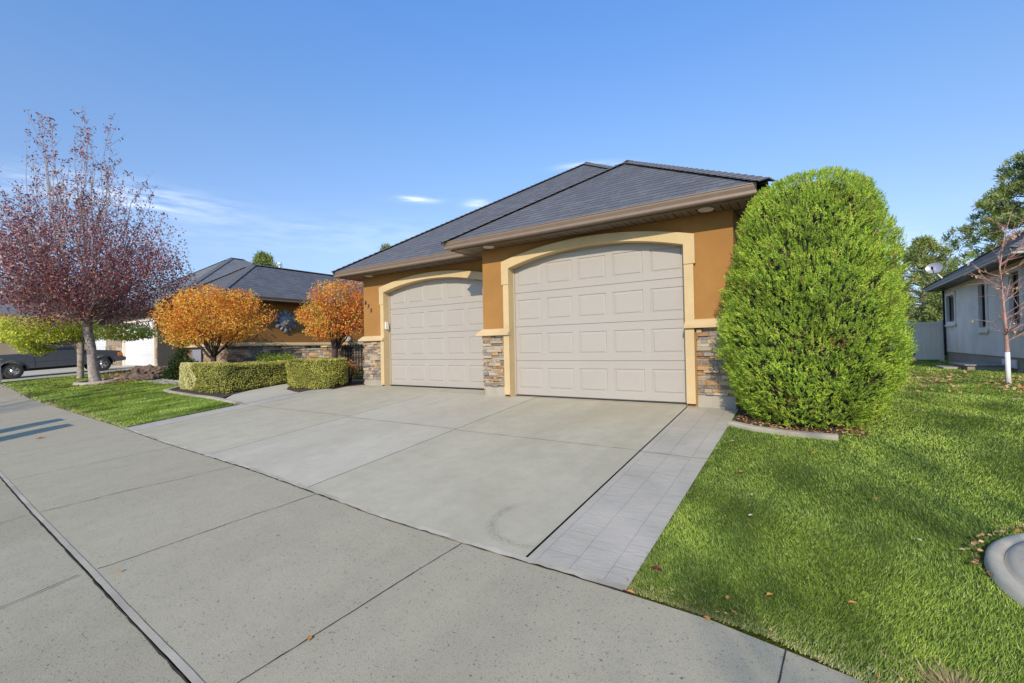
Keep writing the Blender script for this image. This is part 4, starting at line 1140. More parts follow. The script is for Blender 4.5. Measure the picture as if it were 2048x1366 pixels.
# --- big arborvitae beside the right garage door
ab = thing('arborvitae', (4.36, -0.42, -0.1), 'tall dense bright green conical evergreen beside the right garage door', 'evergreen shrub')
def arb_r(z, th):
    zz = (z + 0.08) / 2.80
    base = np.interp(zz, [0, 0.05, 0.14, 0.27, 0.42, 0.58, 0.72, 0.84, 0.92, 0.97, 1.0], [0.54, 0.66, 0.775, 0.845, 0.845, 0.80, 0.735, 0.65, 0.545, 0.42, 0.16])
    lump = 0.035 * np.sin(3 * th + 4 * z) + 0.03 * np.sin(7 * th - 6.3 * z + 1) + 0.022 * np.sin(13 * th + 11 * z) + 0.018 * np.sin(21 * z + 5 * th)
    return base * (1 + lump * 1.1)
AC = np.array([4.36, -0.42])
def arb_center(z): # slight lean of the mass
    return np.stack([AC[0] + 0.05 * (z - 1.2) * 0.6, np.full_like(z, AC[1])], -1)
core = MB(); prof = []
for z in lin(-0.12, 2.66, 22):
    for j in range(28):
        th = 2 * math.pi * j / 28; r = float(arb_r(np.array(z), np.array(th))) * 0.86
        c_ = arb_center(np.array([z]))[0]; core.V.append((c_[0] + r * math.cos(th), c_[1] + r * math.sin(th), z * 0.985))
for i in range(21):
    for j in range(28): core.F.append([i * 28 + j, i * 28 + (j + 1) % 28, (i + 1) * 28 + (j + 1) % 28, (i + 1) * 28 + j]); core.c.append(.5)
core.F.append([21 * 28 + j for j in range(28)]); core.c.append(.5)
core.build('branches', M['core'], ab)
nc = 21000
z = rng.uniform(-0.09, 2.71, nc * 2); th = rng.uniform(0, 2 * np.pi, nc * 2)
r = arb_r(z, th); keep = rng.random(nc * 2) < (r / 0.96 + 0.12 * (z > 2.3)); z, th, r = z[keep][:nc], th[keep][:nc], r[keep][:nc]; nc = len(z)
clump = 0.5 + 0.5 * np.sin(9 * th + 5 * np.sin(6 * z)) * np.sin(8.5 * z + 3 * np.sin(4 * th))
depth = rng.uniform(0.86, 1.0, nc) + 0.06 * clump + np.where(rng.random(nc) < 0.012, rng.uniform(0.02, 0.08, nc), 0)
cc = arb_center(z); O = np.stack([np.cos(th), np.sin(th), np.zeros(nc)], 1)
base = np.stack([cc[:, 0] + r * depth * O[:, 0], cc[:, 1] + r * depth * O[:, 1], z], 1)
slope = np.interp(z, [0, 0.5, 1.2, 2.2, 2.6, 2.9], [-0.25, 0.0, 0.15, 0.6, 1.1, 3.0])
G = unit(O + np.stack([0 * z, 0 * z, slope + 0.85], 1) + rng.normal(0, .32, (nc, 3)))   # growth direction of the spray
fanN = unit(np.cross(G, unit(rng.normal(size=(nc, 3)))))
S = unit(np.cross(G, fanN)); allP = []; allD = []; allN = []; allV = []
cv = np.clip(rng.beta(2.5, 2.5, nc) * 0.94 * (0.50 + 0.62 * clump), 0, 0.95)  # hollows between clumps darkened: their shade is put into the spray colour
brown = rng.random(nc) < np.where((np.sin(5 * th + 1.3) * np.sin(4 * z + 2.2 * th) > 0.86), 0.22, 0.016)
cv = np.where(brown, rng.uniform(.965, 1, nc), cv)
for k in range(11):
    t = (k // 2) / 5.0; side = (-1 if k % 2 else 1) * (0 if k == 10 else 1)
    p = base + G * (0.015 + 0.060 * t)[..., None] if hasattr(t, 'shape') else base + G * (0.010 + 0.062 * t)
    d = G + S * side * (0.95 - 0.3 * t) + rng.normal(0, .12, (nc, 3))
    allP.append(p); allD.append(d); allN.append(O * 0.9 + np.array([0, 0, 0.35]) + rng.normal(0, .42, (nc, 3))); allV.append(cv + rng.normal(0, .04, nc) * (cv < .95))
P = np.concatenate(allP); D = np.concatenate(allD) + rng.normal(0, .22, (len(P), 3)); Nn = np.concatenate(allN); vv = np.clip(np.concatenate(allV), 0, 1)
leaves(P, D, rng.uniform(.016, .034, len(P)), rng.uniform(.007, .011, len(P)), vv, 'foliage', M['arborvitae'], ab, Nn)
mb = MB(); mb.tube([(4.36, -0.42, -0.2), (4.37, -0.42, 0.4)], [0.08, 0.07], 10); mb.build('trunk', M['barkdark'], ab)
n = 1000
P = np.stack([rng.uniform(3.62, 4.85, n), rng.uniform(-1.18, -0.5, n), np.zeros(n)], 1); P = P[np.hypot(P[:, 0] - 4.42, (P[:, 1] + .35)) < 0.86]; n = len(P)
P[:, 2] = gv(P[:, 0], P[:, 1]) + 0.022
tag(leaves(P, np.c_[rng.normal(size=(n, 2)), rng.uniform(0, .35, n)], .035, .018, rng.random(n), 'leaf_litter', M['litter'], None, np.tile([0, 0, 1.], (n, 1)) + rng.normal(0, .4, (n, 3))),
    'dry brown leaf litter under the tall evergreen shrub', 'leaf litter', None, 'stuff')

# --- clipped hedges
def hedge(name, label, foot, z1, n, mat, mat2=None, split=None, group=None, leaf=0.034, rnd=0.10):
    """foot = list of rounded footprint points (ccw)"""
    cx = sum(p[0] for p in foot) / len(foot); cy = sum(p[1] for p in foot) / len(foot)
    t = thing(name, (cx, cy, g(cx, cy)), label, 'hedge', group)
    f = np.array(foot, float); nx = np.roll(f, -1, 0); seg = nx - f; L = np.hypot(seg[:, 0], seg[:, 1])
    area = abs(0.5 * np.sum(f[:, 0] * nx[:, 1] - nx[:, 0] * f[:, 1])); side = L.sum() * 0.65
    ns = int(n * side / (side + area)); nt = n - ns
    i = rng.choice(len(f), ns, p=L / L.sum()); u = rng.random(ns)
    P = f[i] + seg[i] * u[:, None]; nrm = np.stack([seg[i][:, 1], -seg[i][:, 0]], 1) / L[i][:, None]
    zb = gv(P[:, 0], P[:, 1]); zz = rng.random(ns)
    Z = zb + 0.02 + (z1 - zb) * zz
    inset = rnd * np.clip((zz - 0.82) / 0.18, 0, 1) ** 2 + 0.05 * np.clip((0.12 - zz) / 0.12, 0, 1)
    wob = 0.018 * np.sin(P[:, 0] * 9 + Z * 7) + 0.014 * np.sin(P[:, 1] * 13 - Z * 11)
    jit = rng.uniform(-0.035, 0.012, ns)
    P3 = np.c_[P + nrm * (jit + wob - inset)[:, None], Z]
    D = np.c_[nrm * .5, 0.5 + 0 * Z] + rng.normal(0, .6, (ns, 3)); NS = np.c_[nrm, 0.1 + 0 * Z] + rng.normal(0, .45, (ns, 3))
    from mathutils.geometry import tessellate_polygon
    # top: rejection sampling in the polygon
    def inside(Q):
        c = np.zeros(len(Q), bool)
        for a, b in zip(f, nx):
            cond = ((a[1] > Q[:, 1]) != (b[1] > Q[:, 1])) & (Q[:, 0] < (b[0] - a[0]) * (Q[:, 1] - a[1]) / (b[1] - a[1] + 1e-12) + a[0])
            c ^= cond
        return c
    T = []; tot = 0
    while tot < nt:
        Q = rng.uniform(f.min(0), f.max(0), (nt * 2, 2)); Q = Q[inside(Q)]; T.append(Q); tot += len(Q)
    T = np.concatenate(T)[:nt]
    zt = z1 + 0.015 * np.sin(T[:, 0] * 6) + 0.015 * np.sin(T[:, 1] * 8) + rng.uniform(-.03, .02, nt)
    T3 = np.c_[T, zt]; DT = np.c_[rng.normal(0, .7, (nt, 2)), np.full(nt, .7)] + rng.normal(0, .3, (nt, 3))
    NT = np.c_[np.zeros((nt, 2)), np.ones(nt)] + rng.normal(0, .45, (nt, 3)); NN = np.concatenate([NS, NT])
    A = np.concatenate([P3, T3]); DD = np.concatenate([D, DT]); vv = np.clip(rng.beta(2, 2.4, len(A)), 0, 1)
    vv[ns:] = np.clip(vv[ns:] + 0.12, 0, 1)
    if split is not None:
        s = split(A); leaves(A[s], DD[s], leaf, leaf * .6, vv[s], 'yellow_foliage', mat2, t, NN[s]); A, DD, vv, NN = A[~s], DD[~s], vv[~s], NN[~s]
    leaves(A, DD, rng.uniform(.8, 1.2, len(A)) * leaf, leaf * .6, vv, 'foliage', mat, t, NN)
    mb = MB(); k = len(foot); ins = []
    for a in range(k):
        p = Vector(foot[a]); pr = (Vector(foot[a]) - Vector(foot[a - 1])).normalized(); nxx = (Vector(foot[(a + 1) % k]) - p).normalized()
        nn = Vector((pr.y + nxx.y, -pr.x - nxx.x)).normalized(); ins.append(p - nn * 0.055)
    mb.add([(p.x, p.y, g(p.x, p.y) - .02) for p in ins] + [(p.x, p.y, z1 - 0.05) for p in ins], [tuple(range(k, 2 * k))] + [(a, (a + 1) % k, k + (a + 1) % k, k + a) for a in range(k)])
    mb.build('branches', M['core'], t)
    return t
def roundrect(x0, x1, y0, y1, r, n=6):
    P = []
    for cx, cy, a0 in ((x1 - r, y0 + r, -90), (x1 - r, y1 - r, 0), (x0 + r, y1 - r, 90), (x0 + r, y0 + r, 180)):
        for k in range(n + 1):
            a = R_(a0 + 90 * k / n); P.append((cx + r * math.cos(a), cy + r * math.sin(a)))
    return P
hedge('hedge', 'rounded clipped boxwood hedge just left of the left garage door', [(x - 0.04, y) for x, y in roundrect(-6.72, -5.02, -0.52, 0.38, 0.42)], 0.61, 26000, M['hedge'], rnd=0.16)
hf = [(-10.75, -1.22), (-10.3, -1.40), (-9.3, -1.50), (-8.4, -1.60), (-7.75, -1.60), (-7.55, -1.45), (-7.45, -0.9), (-7.42, 0.3), (-7.5, 1.1), (-8.1, 1.2), (-8.25, 0.2), (-8.35, -0.65), (-8.7, -0.8), (-10.0, -0.55), (-10.8, -0.5), (-11.05, -0.8)]
hedge('hedge', 'long low clipped hedge with a bright yellow left end around the orange tree', hf, 0.54, 40000, M['hedge'], M['hedgey'], lambda A: A[:, 0] < -9.15 + 0.25 * np.sin(A[:, 2] * 9), rnd=0.08)

def blob_shrub(name, label, c, rx, ry, rz, n, mat, leaf, cat='shrub', group=None):
    t = thing(name, (c[0], c[1], g(c[0], c[1])), label, cat, group)
    d = sphere_dirs(n); d[:, 2] = np.abs(d[:, 2]) * 1.0 - 0.15
    lump = 1 + 0.13 * np.sin(5 * d[:, 0] + 3 * d[:, 2]) + 0.11 * np.sin(7 * d[:, 1] + 5 * d[:, 2] + 1) + 0.08 * np.sin(11 * d[:, 0] - 8 * d[:, 1])
    P = d * np.array([rx, ry, rz]) * (lump * rng.uniform(.70, 1.03, n))[:, None] + np.array(c)
    P[:, 2] = np.maximum(P[:, 2], gv(P[:, 0], P[:, 1]) + .01)
    leaves(P, d + rng.normal(0, .6, (n, 3)), rng.uniform(.8, 1.2, n) * leaf, leaf * .5, rng.beta(2, 2, n), 'foliage', mat, t)
    mb = MB()
    for k in range(7):
        a = k * 0.9; e = (c[0] + rx * .6 * math.cos(a), c[1] + ry * .6 * math.sin(a), c[2] + rz * .6)
        mb.tube([(c[0], c[1], g(c[0], c[1]) - .05), e], [0.02, 0.006], 5)
    mb.build('stem', M['barkdark'], t); return t
blob_shrub('shrub', 'low spreading light green shrub behind the long hedge', (-9.3, 0.75, 0.32), 1.0, 0.6, 0.50, 6000, M['midgreen'], 0.06)
blob_shrub('shrub', 'upright dark green shrub near the white garage door', (-15.2, 0.75, 0.35), 0.75, 0.6, 1.05, 6000, M['darkgreen'], 0.07)
blob_shrub('shrub', 'low dark green ivy like shrub beside the lava rocks', (-13.9, 0.0, 0.10), 0.75, 0.5, 0.58, 6000, M['darkgreen'], 0.07)
blob_shrub('shrub', 'small sparse reddish shrub between the round hedge and the gate', (-5.72, 0.75, 0.2), 0.20, 0.2, 0.42, 350, M['orangered'], 0.05)

# --- orange lollipop trees
def lump_crown(c, rx, ry, rz, n, power=2.6, inner=0.5, lumps=None, seed=0):
    d = sphere_dirs(n); e = (np.abs(d) ** power).sum(1, keepdims=True) ** (-1 / power); d2 = d * e
    s = seed
    lump = 1 + 0.09 * np.sin(6 * d[:, 0] + 4 * d[:, 2] + s) + 0.09 * np.sin(8 * d[:, 1] - 5 * d[:, 2] + 2 * s) + 0.07 * np.sin(15 * d[:, 0] + 12 * d[:, 2] + s)
    rad = inner + (1 - inner) * rng.random(n) ** 0.45
    return np.array(c) + d2 * np.array([rx, ry, rz]) * (lump * rad)[:, None], d
def lolly(name, label, base, top_trunk, r0, crown, n, mat, leaf, ntarg, group, bark, vfun=None, lobes=None, seed=1):
    t = thing(name, (base[0], base[1], g(base[0], base[1])), label, 'tree', group)
    c, rx, ry, rz = crown; rs = random.Random(seed)
    targets = []
    for k in range(ntarg):
        a = 2 * math.pi * k / ntarg + rs.uniform(-.3, .3); rr = rs.uniform(.45, .92); zz = rs.uniform(-.75, .8)
        targets.append((c[0] + rx * rr * math.cos(a), c[1] + ry * rr * math.sin(a), c[2] + rz * zz))
    mb = MB(); b = Vector((base[0], base[1], g(base[0], base[1]) - 0.05)); tt = Vector(top_trunk)
    mb.tube([b, b.lerp(tt, .1), b.lerp(tt, .5) + Vector((.01, 0, 0)), tt, tt + Vector((0, 0, .12))], [r0 * 1.35, r0 * 1.1, r0, r0 * 1.15, r0 * .8], 10)
    tree_skeleton(mb, b, targets, tt + Vector((0, 0, .05)), r0, 0.006, 8, rz * .45, rs, 0.5)
    mb.build('trunk', bark, t, smooth=True)
    parts = [lump_crown(c, rx, ry, rz, n, 3.0, 0.35, seed=seed)]
    if lobes:
        for (lc, lx, ly, lz, ln) in lobes: parts.append(lump_crown(lc, lx, ly, lz, ln, 2.2, 0.3, seed=seed + 2))
    P = np.concatenate([p for p, _ in parts]); d = np.concatenate([q for _, q in parts])
    if 'sparse' in name: pass
    vv = np.clip(rng.beta(2.2, 2.2, len(P)), 0, 1) if vfun is None else vfun(P, rng.beta(1.2, 1.3, len(P)))
    leaves(P, d * .5 + rng.normal(0, .8, P.shape) + np.array([0, 0, -.25]), rng.uniform(.75, 1.25, len(P)) * leaf, rng.uniform(.42, .6, len(P)) * leaf, np.clip(vv, 0, 1), 'crown', mat, t)
    return t
c1 = (-10.25, -0.55, 1.86)
def v1(P, b):
    low = np.clip((1.55 - P[:, 2]) / 0.5, 0, 1) * np.clip((-10.6 - P[:, 0]) / 1.0 + .6, 0.15, 1)
    pat = 0.5 + 0.5 * np.sin(P[:, 0] * 3.1 + 1) * np.sin(P[:, 2] * 4 + P[:, 1] * 2)
    return b * 0.80 + low * 0.36 + 0.24 * pat - .06
lolly('orange_tree', 'wide flat topped orange leaved tree rising from the long low hedge', (-10.25, -0.62), (-10.2, -0.6, 0.72), 0.068,
      ((c1[0], c1[1], 1.95), 1.42, 1.15, 0.76), 16500, M['orange'], 0.064, 16, None, M['barkdark'], v1, [((-11.2, -0.9, 1.55), .75, .65, .50, 2600)], seed=4)
def v2(P, b):
    pat = 0.5 + 0.5 * np.sin(P[:, 0] * 5 + 2) * np.sin(P[:, 2] * 5 + P[:, 1] * 3)
    return b * 0.74 + 0.42 * pat * np.clip((-6.6 - P[:, 0]) + .6, .35, 1) + .04
lolly('orange_tree', 'narrow red and orange leaved tree partly hidden by the garage corner', (-6.95, 1.15), (-6.93, 1.15, 0.86), 0.066,
      ((-6.78, 1.2, 2.26), 0.74, 0.75, 0.54, ), 5600, M['orangered'], 0.060, 14, None, M['barkdark'], v2,
      [((-7.70, 1.0, 1.90), .62, .45, .30, 1900), ((-7.0, 0.95, 1.48), .68, .5, .33, 2500), ((-6.2, 1.25, 1.80), .45, .45, .58, 1700)], seed=7)

# --- small lime maple behind the plum, and one beyond the truck
lolly('maple_tree', 'small yellow green maple with a slim dark trunk behind the maroon tree', (-19.05, -1.5), (-19.0, -1.5, 1.25), 0.10,
      ((-20.0, -2.15, 1.86), 1.2, 1.35, 0.50), 7500, M['lime'], 0.11, 14, None, M['bark'], None, [((-18.6, -0.2, 1.75), .9, 1.0, .32, 2000), ((-20.3, -2.45, 1.35), .5, .6, .42, 1800)], seed=12)
lolly('maple_tree', 'small golden yellow tree in front of the distant tan house', (-38.5, -1.9), (-38.5, -1.9, 1.6), 0.12,
      ((-38.5, -1.8, 2.7), 1.6, 1.6, 0.95), 5000, M['orange'], 0.16, 10, None, M['barkdark'], lambda P, b: b * .5 + .4, None, seed=15)

# --- the big maroon tree on the left lawn
pt = thing('plum_tree', (-16.6, -1.66, -0.1), 'big maroon leaved tree with a pale grey trunk on the left lawn', 'tree')
rs = random.Random(21)
mb = MB()
tb = Vector((-16.62, -1.66, -0.16)); tt = Vector((-16.75, -1.85, 2.0))
mb.tube([tb, tb + Vector((0, 0, .12)), tb.lerp(tt, .25), tb.lerp(tt, .6) + Vector((.02, .03, 0)), tt, tt + Vector((0, -.05, .5))], [.23, .175, .150, .130, .135, .10], 14)
cc_ = Vector((-16.75, -2.0, 4.15)); targets = []
for k in range(42):
    a = k * 2.39996; zz = rs.uniform(-0.85, 0.9); rr = math.sqrt(max(0, 1 - zz * zz)) * rs.uniform(.55, .97)
    targets.append(cc_ + Vector((2.75 * rr * math.cos(a), 2.75 * rr * math.sin(a), 2.15 * zz)))
mb.build('trunk', M['bark'], pt, smooth=True)
mb = MB()
tw = tree_skeleton(mb, tt - Vector((0, 0, .6)), targets, tt + Vector((0, 0, .15)), .15, .008, 18, .85, rs, .2, 8, .0075)
mb.build('limb', M['barkgrey'], pt, smooth=True)
mb = MB(); whips = []
for k in range(28):
    a = rs.uniform(0, 2 * math.pi); r0 = rs.uniform(.45, 1.8); s0 = cc_ + Vector((r0 * math.cos(a), r0 * math.sin(a), rs.uniform(-.6, .8)))
    htop = rs.uniform(6.8, 9.9) - 0.45 * r0
    r1 = r0 * rs.uniform(1.2, 2.0); e = Vector((cc_.x + r1 * math.cos(a), cc_.y + r1 * math.sin(a), htop))
    P_ = [s0, s0.lerp(e, .3) + Vector((rs.gauss(0, .08), rs.gauss(0, .08), .05)), s0.lerp(e, .65) + Vector((rs.gauss(0, .08), rs.gauss(0, .08), .03)), e]
    mb.tube(P_, [.028, .017, .010, .004], 5, cap=False)
    for j in range(8):
        t = rs.uniform(.2, .9); p = P_[0].lerp(P_[3], t); dd = Vector((rs.gauss(0, .35), rs.gauss(0, .35), .75)).normalized(); L = rs.uniform(.35, 1.0)
        mb.tube([p, p + dd * L * .5, p + dd * L], [.008, .006, .003], 4, cap=False)
        for _ in range(rs.choice([2, 8, 16])): whips.append(p + dd * L * rs.uniform(.4, 1))
    for _ in range(22): whips.append(P_[2].lerp(P_[3], rs.uniform(.2, 1)))
mb.build('upright_branch', M['barkgrey'], pt)
n = 46000
P, d = lump_crown(tuple(cc_), 3.05, 3.05, 2.35, n, 2.2, 0.25, seed=3)
dens = np.clip(1.1 - (P[:, 2] - 3.6) * 0.40, 0.08, 1)   # thins towards the top
clm = 0.55 + 0.45 * np.sin(P[:, 0] * 3.3 + 2 * np.sin(P[:, 2] * 2.1)) * np.sin(P[:, 1] * 3.1 + 2 * np.cos(P[:, 2] * 2.7))
P = P[(rng.random(n) < dens * (0.45 + 0.55 * clm)) & (P[:, 2] > 1.75)]
T = np.array([tuple(p) for p in tw]); T = T[rng.integers(0, len(T), 9000)] + rng.normal(0, .06, (9000, 3)); T = T[(T[:, 2] > 1.7)]
Wp = np.array([tuple(p) for p in whips]); Wp = Wp + rng.normal(0, .05, Wp.shape)
A = np.concatenate([P, T, Wp]); n = len(A)
leaves(A, rng.normal(0, .8, (n, 3)) + np.array([0, 0, .1]), rng.uniform(.08, .13, n), rng.uniform(.030, .050, n), rng.beta(1.6, 2.2, n), 'crown', M['maroon'], pt)
tr = thing('tree_ring', (-16.5, -1.62, -0.1), 'pale round concrete ring around the foot of the maroon tree', 'garden edging')
mb = MB()
ring = []
for j in range(33):
    a = 2 * math.pi * j / 32
    ring.append((-16.50 + .62 * math.cos(a), -1.62 + .62 * math.sin(a)))
for i, (ri, ro, h) in enumerate([(0.50, 0.64, 0.10)]):
    k = len(mb.V)
    for j in range(32):
        a = 2 * math.pi * j / 32
        for r, hz in ((ri, 0.0), (ri, h), (ro - .03, h), (ro, h * .5), (ro + .02, -0.05)):
            x = -16.50 + r * math.cos(a); y = -1.62 + r * math.sin(a); mb.V.append((x, y, g(x, y) + hz))
    for j in range(32):
        for q_ in range(4):
            mb.F.append([k + j * 5 + q_, k + ((j + 1) % 32) * 5 + q_, k + ((j + 1) % 32) * 5 + q_ + 1, k + j * 5 + q_ + 1]); mb.c.append(.5)
mb.build('kerb', M['edging'], tr, smooth=False)
# --- concrete ring at the lower right
tr = thing('tree_ring', (ring_c[0], ring_c[1], -0.35), 'curved grey concrete ring in the lawn at the lower right edge', 'garden edging')
mb = MB()
for j in range(64):
    a = 2 * math.pi * j / 64
    for r, hz in ((0.36, 0.0), (0.38, 0.050), (0.53, 0.062), (0.556, 0.055), (0.568, 0.036), (0.580, 0.050), (0.592, 0.055), (0.615, 0.055), (0.638, 0.040), (0.648, -0.03)):
        x = ring_c[0] + r * math.cos(a); y = ring_c[1] + r * math.sin(a); mb.V.append((x, y, g(x, y) + hz))
for j in range(64):
    for q_ in range(9):
        mb.F.append([j * 10 + q_, ((j + 1) % 64) * 10 + q_, ((j + 1) % 64) * 10 + q_ + 1, j * 10 + q_ + 1]); mb.c.append(.5)
mb.build('kerb', M['lip'], tr, smooth=True)
mb = MB(); rp_ = [(ring_c[0] + .37 * math.cos(k * math.pi / 16), ring_c[1] + .37 * math.sin(k * math.pi / 16)) for k in range(32)]
mb.add([(x, y, g(x, y) + .03) for x, y in rp_] + [(ring_c[0], ring_c[1], g(*ring_c) + .035)], [(32, k, (k + 1) % 32) for k in range(32)]); mb.build('mulch', M['soil'], tr)

# --- rocks and pebbles by the left bed
for k, (x, y, s_, zz) in enumerate([(-16.0, -0.95, .26, .02), (-15.45, -0.80, .30, .04), (-14.95, -0.72, .27, .02), (-14.55, -0.62, .22, .03),
                                   (-15.7, -0.72, .27, .26), (-15.1, -0.58, .28, .27), (-14.6, -.45, .25, .26), (-16.35, -.75, .2, .0)]):
    bm = bmesh.new(); bmesh.ops.create_icosphere(bm, subdivisions=3, radius=s_)
    for v in bm.verts:
        nn = v.co.normalized(); f = 1 + .18 * math.sin(5 * nn.x + k) * math.cos(4 * nn.y + 2 * k) + .10 * math.sin(9 * nn.z + 7 * nn.x + k) + random.uniform(-.03, .03)
        v.co = Vector((v.co.x * f * 1.15, v.co.y * f * .8, v.co.z * f * .62))
    me = bpy.data.meshes.new('rock'); bm.to_mesh(me); bm.free(); me.materials.append(M['rock'])
    o = bpy.data.objects.new('rock', me); o.scale = (.88, .88, .95); o.location = (x, y, g(x, y) + .08 + zz); o.rotation_euler = (0, 0, k * .7); C.objects.link(o)
    tag(o, ['rough brown lava rock at the left end of the lower row', 'second lava rock from the left in the lower row', 'third lava rock from the left in the lower row', 'lava rock at the right end of the lower row by the dark shrub',
            'leftmost lava rock of the upper row', 'middle lava rock of the upper row', 'rightmost lava rock of the upper row touching the dark shrub', 'smallest lava rock lying nearest the concrete tree ring'][k], 'rock', 'lava rocks edging the left lawn')
V = []; F = []; k0 = 0
pm = MB()
for k in range(420):
    x = random.uniform(-14.9, -11.2); y = random.uniform(-.95, -.45) + (x + 13) * -0.05; s_ = random.uniform(.02, .055); z_ = g(x, y) + .01
    pm.add([(x - s_, y, z_), (x, y - s_ * .8, z_), (x + s_, y, z_), (x, y + s_ * .8, z_), (x - s_ * .3, y, z_ + s_ * .8), (x + s_ * .4, y + s_ * .2, z_ + s_ * .75)],
           [(0, 1, 4), (1, 5, 4), (1, 2, 5), (2, 3, 5), (3, 4, 5), (3, 0, 4)], random.random())
tag(pm.build('pebbles', M['pebble'], fixn=False, smooth=True), 'strip of pale river pebbles edging the left planting bed', 'pebbles', None, 'stuff')

# --- fallen leaves
def litter(name, label, n, xr, yr, dens, mat, L=.06):
    X = rng.uniform(*xr, n); Y = rng.uniform(*yr, n); k = rng.random(n) < dens(X, Y); X, Y = X[k], Y[k]; n = len(X)
    P = np.stack([X, Y, gv(X, Y) + rng.uniform(.035, .06, n)], 1)
    o = leaves(P, np.c_[rng.normal(size=(n, 2)), rng.normal(0, .25, n)], L * rng.uniform(.6, 1.2, n), L * .55, rng.random(n), name, mat, None, np.tile([0, 0, 1.], (n, 1)) + rng.normal(0, .5, (n, 3)))
    return tag(o, label, 'fallen leaves', None, 'stuff')
litter('fallen_leaves', 'scattered pale orange leaves on the grass around the white trunked sapling', 5200, (5.4, 10), (1.5, 9.5),
       lambda X, Y: np.clip(np.exp(-((X - 7.3) ** 2 / 2.2 + (Y - 5.2) ** 2 / 4.5)) * (0.25 + 0.75 * (np.sin(X * 3 + Y * 1.5) * np.sin(Y * 2.6 - X) > 0.1)), 0, .9), M['litter'], .075)
litter('fallen_leaves', 'carpet of tan fallen leaves on the lawn beneath the lime maple', 11000, (-21.7, -15.2), (-3.3, 1.6),
       lambda X, Y: np.clip(np.clip((Y + 2.9 + 0.25 * (X + 21)) * .9, 0, 1) * np.clip((Y - (-1.75 - .33 * (X + 17))) * 1.1, 0.03, .85), 0, 1), M['litter'], .08)
litter('fallen_leaves', 'scattered maroon leaves fallen on the left lawn and its edge', 2600, (-20, -9), (-3.75, -1.0),
       lambda X, Y: .10 + 0.5 * np.exp(-(Y + 3.7 - 0.02 * (X + 12)) ** 2 / .01) * (X < -11) + .35 * np.exp(-((X + 15.4) ** 2 / 1.6 + (Y + 2.5) ** 2 / .2)), M['litterplum'], .07)
litter('fallen_leaves', 'thin line of tan leaf crumbs along the left edge of the sidewalk', 1500, (-16, -5.5), (-4.1, -3.4),
       lambda X, Y: .9 * np.exp(-((Y - np.interp(X, JX, JY) - .02) / .035) ** 2), M['litter'], .035)
litter('fallen_leaves', 'thin line of dry leaf crumbs where the right lawn meets the sidewalk', 2600, (3.55, 5.5), (-4.9, -4.4),
       lambda X, Y: .22 * np.exp(-((Y - np.interp(X, JX, JY) - .015) / .02) ** 2), M['litter'], .022)
litter('fallen_leaves', 'brown leaves caught against the concrete ring at the lower right', 900, (5.0, 5.6), (-3.6, -2.7),
       lambda X, Y: .9 * np.exp(-((np.hypot(X - ring_c[0], Y - ring_c[1]) - .68) / .03) ** 2), M['litter'], .035)
def leaf_thing(x, y, mat, label, group, size=.04, lift=.012):
    a0 = random.uniform(0, 6.28); mb = MB(); pts = []
    for k in range(10):
        a = 2 * math.pi * k / 10; r = size * (1.0 if k % 5 == 0 else (.72 if k % 2 else .55)) * (.7 + .3 * abs(math.cos(a)))
        pts.append((x + r * math.cos(a + a0), y + r * math.sin(a + a0) * .8, g(x, y) + lift + .25 * size * abs(math.sin(a)) + .0965 * r * math.sin(a + a0)))
    mb.add(pts + [(x, y, g(x, y) + lift)], [(10, k, (k + 1) % 10) for k in range(10)])
    return tag(mb.build('fallen_leaf', mat, fixn=False), label, 'leaf', group)
GL = 'single orange leaves lying on lawn and sidewalk'
LBL = ['orange leaf at the corner where stamped border meets sidewalk', 'orange leaf on the sidewalk edge just right of the stamped border', 'orange leaf on the grass edge near the dark red leaf', 'orange leaf second in from the sidewalk on the near lawn', 'orange leaf in the grass toward the lower right', 'orange leaf in the grass beside the middle of the stamped border', 'orange leaf in the grass in front of the tall evergreen', 'orange leaf lying on the sidewalk joint at the bottom', 'orange leaf on the light joint between sidewalk and curb', 'orange leaf in the middle of the right lawn left of the ring', 'tiny orange leaf in the middle of the sidewalk']
for li_, (x, y, s_, lf) in enumerate([(3.60, -4.47, .032, .01), (3.98, -4.50, .028, .01), (4.05, -4.36, .026, .05), (4.22, -4.25, .026, .05), (4.55, -4.15, .028, .05), (3.9, -2.6, .03, .05), (4.4, -1.9, .03, .05),
                 (2.36, -5.50, .030, .008), (0.62, -5.75, .028, .02), (4.75, -2.8, .025, .05), (1.12, -4.98, .02, .008)]):
    leaf_thing(x, y, M['leaforange'], LBL[li_], GL, s_ * .8, lf)
leaf_thing(3.68, -4.28, M['leafred'], 'single dark red leaf on the grass by the stamped border', None, .036, .055)
leaf_thing(-6.15, -4.9, M['leaforange'], 'curled rust coloured leaf on the far left sidewalk', None, .07, .012)
for (x, y), lb_ in zip([(4.02, -3.05), (4.05, -3.4), (3.62, -2.05), (3.72, -1.75), (4.9, -3.35)], ['pale leaf in the grass, farther of the two middle ones', 'pale leaf in the grass, nearer of the two middle ones', 'pale leaf at the lawn edge halfway along the stamped border', 'pale curled leaf at the lawn corner by the bed edging', 'pale leaf in the grass left of the concrete ring']):
    leaf_thing(x, y, M['leafpale'], lb_, 'single pale leaves on the right lawn', .02, .05)
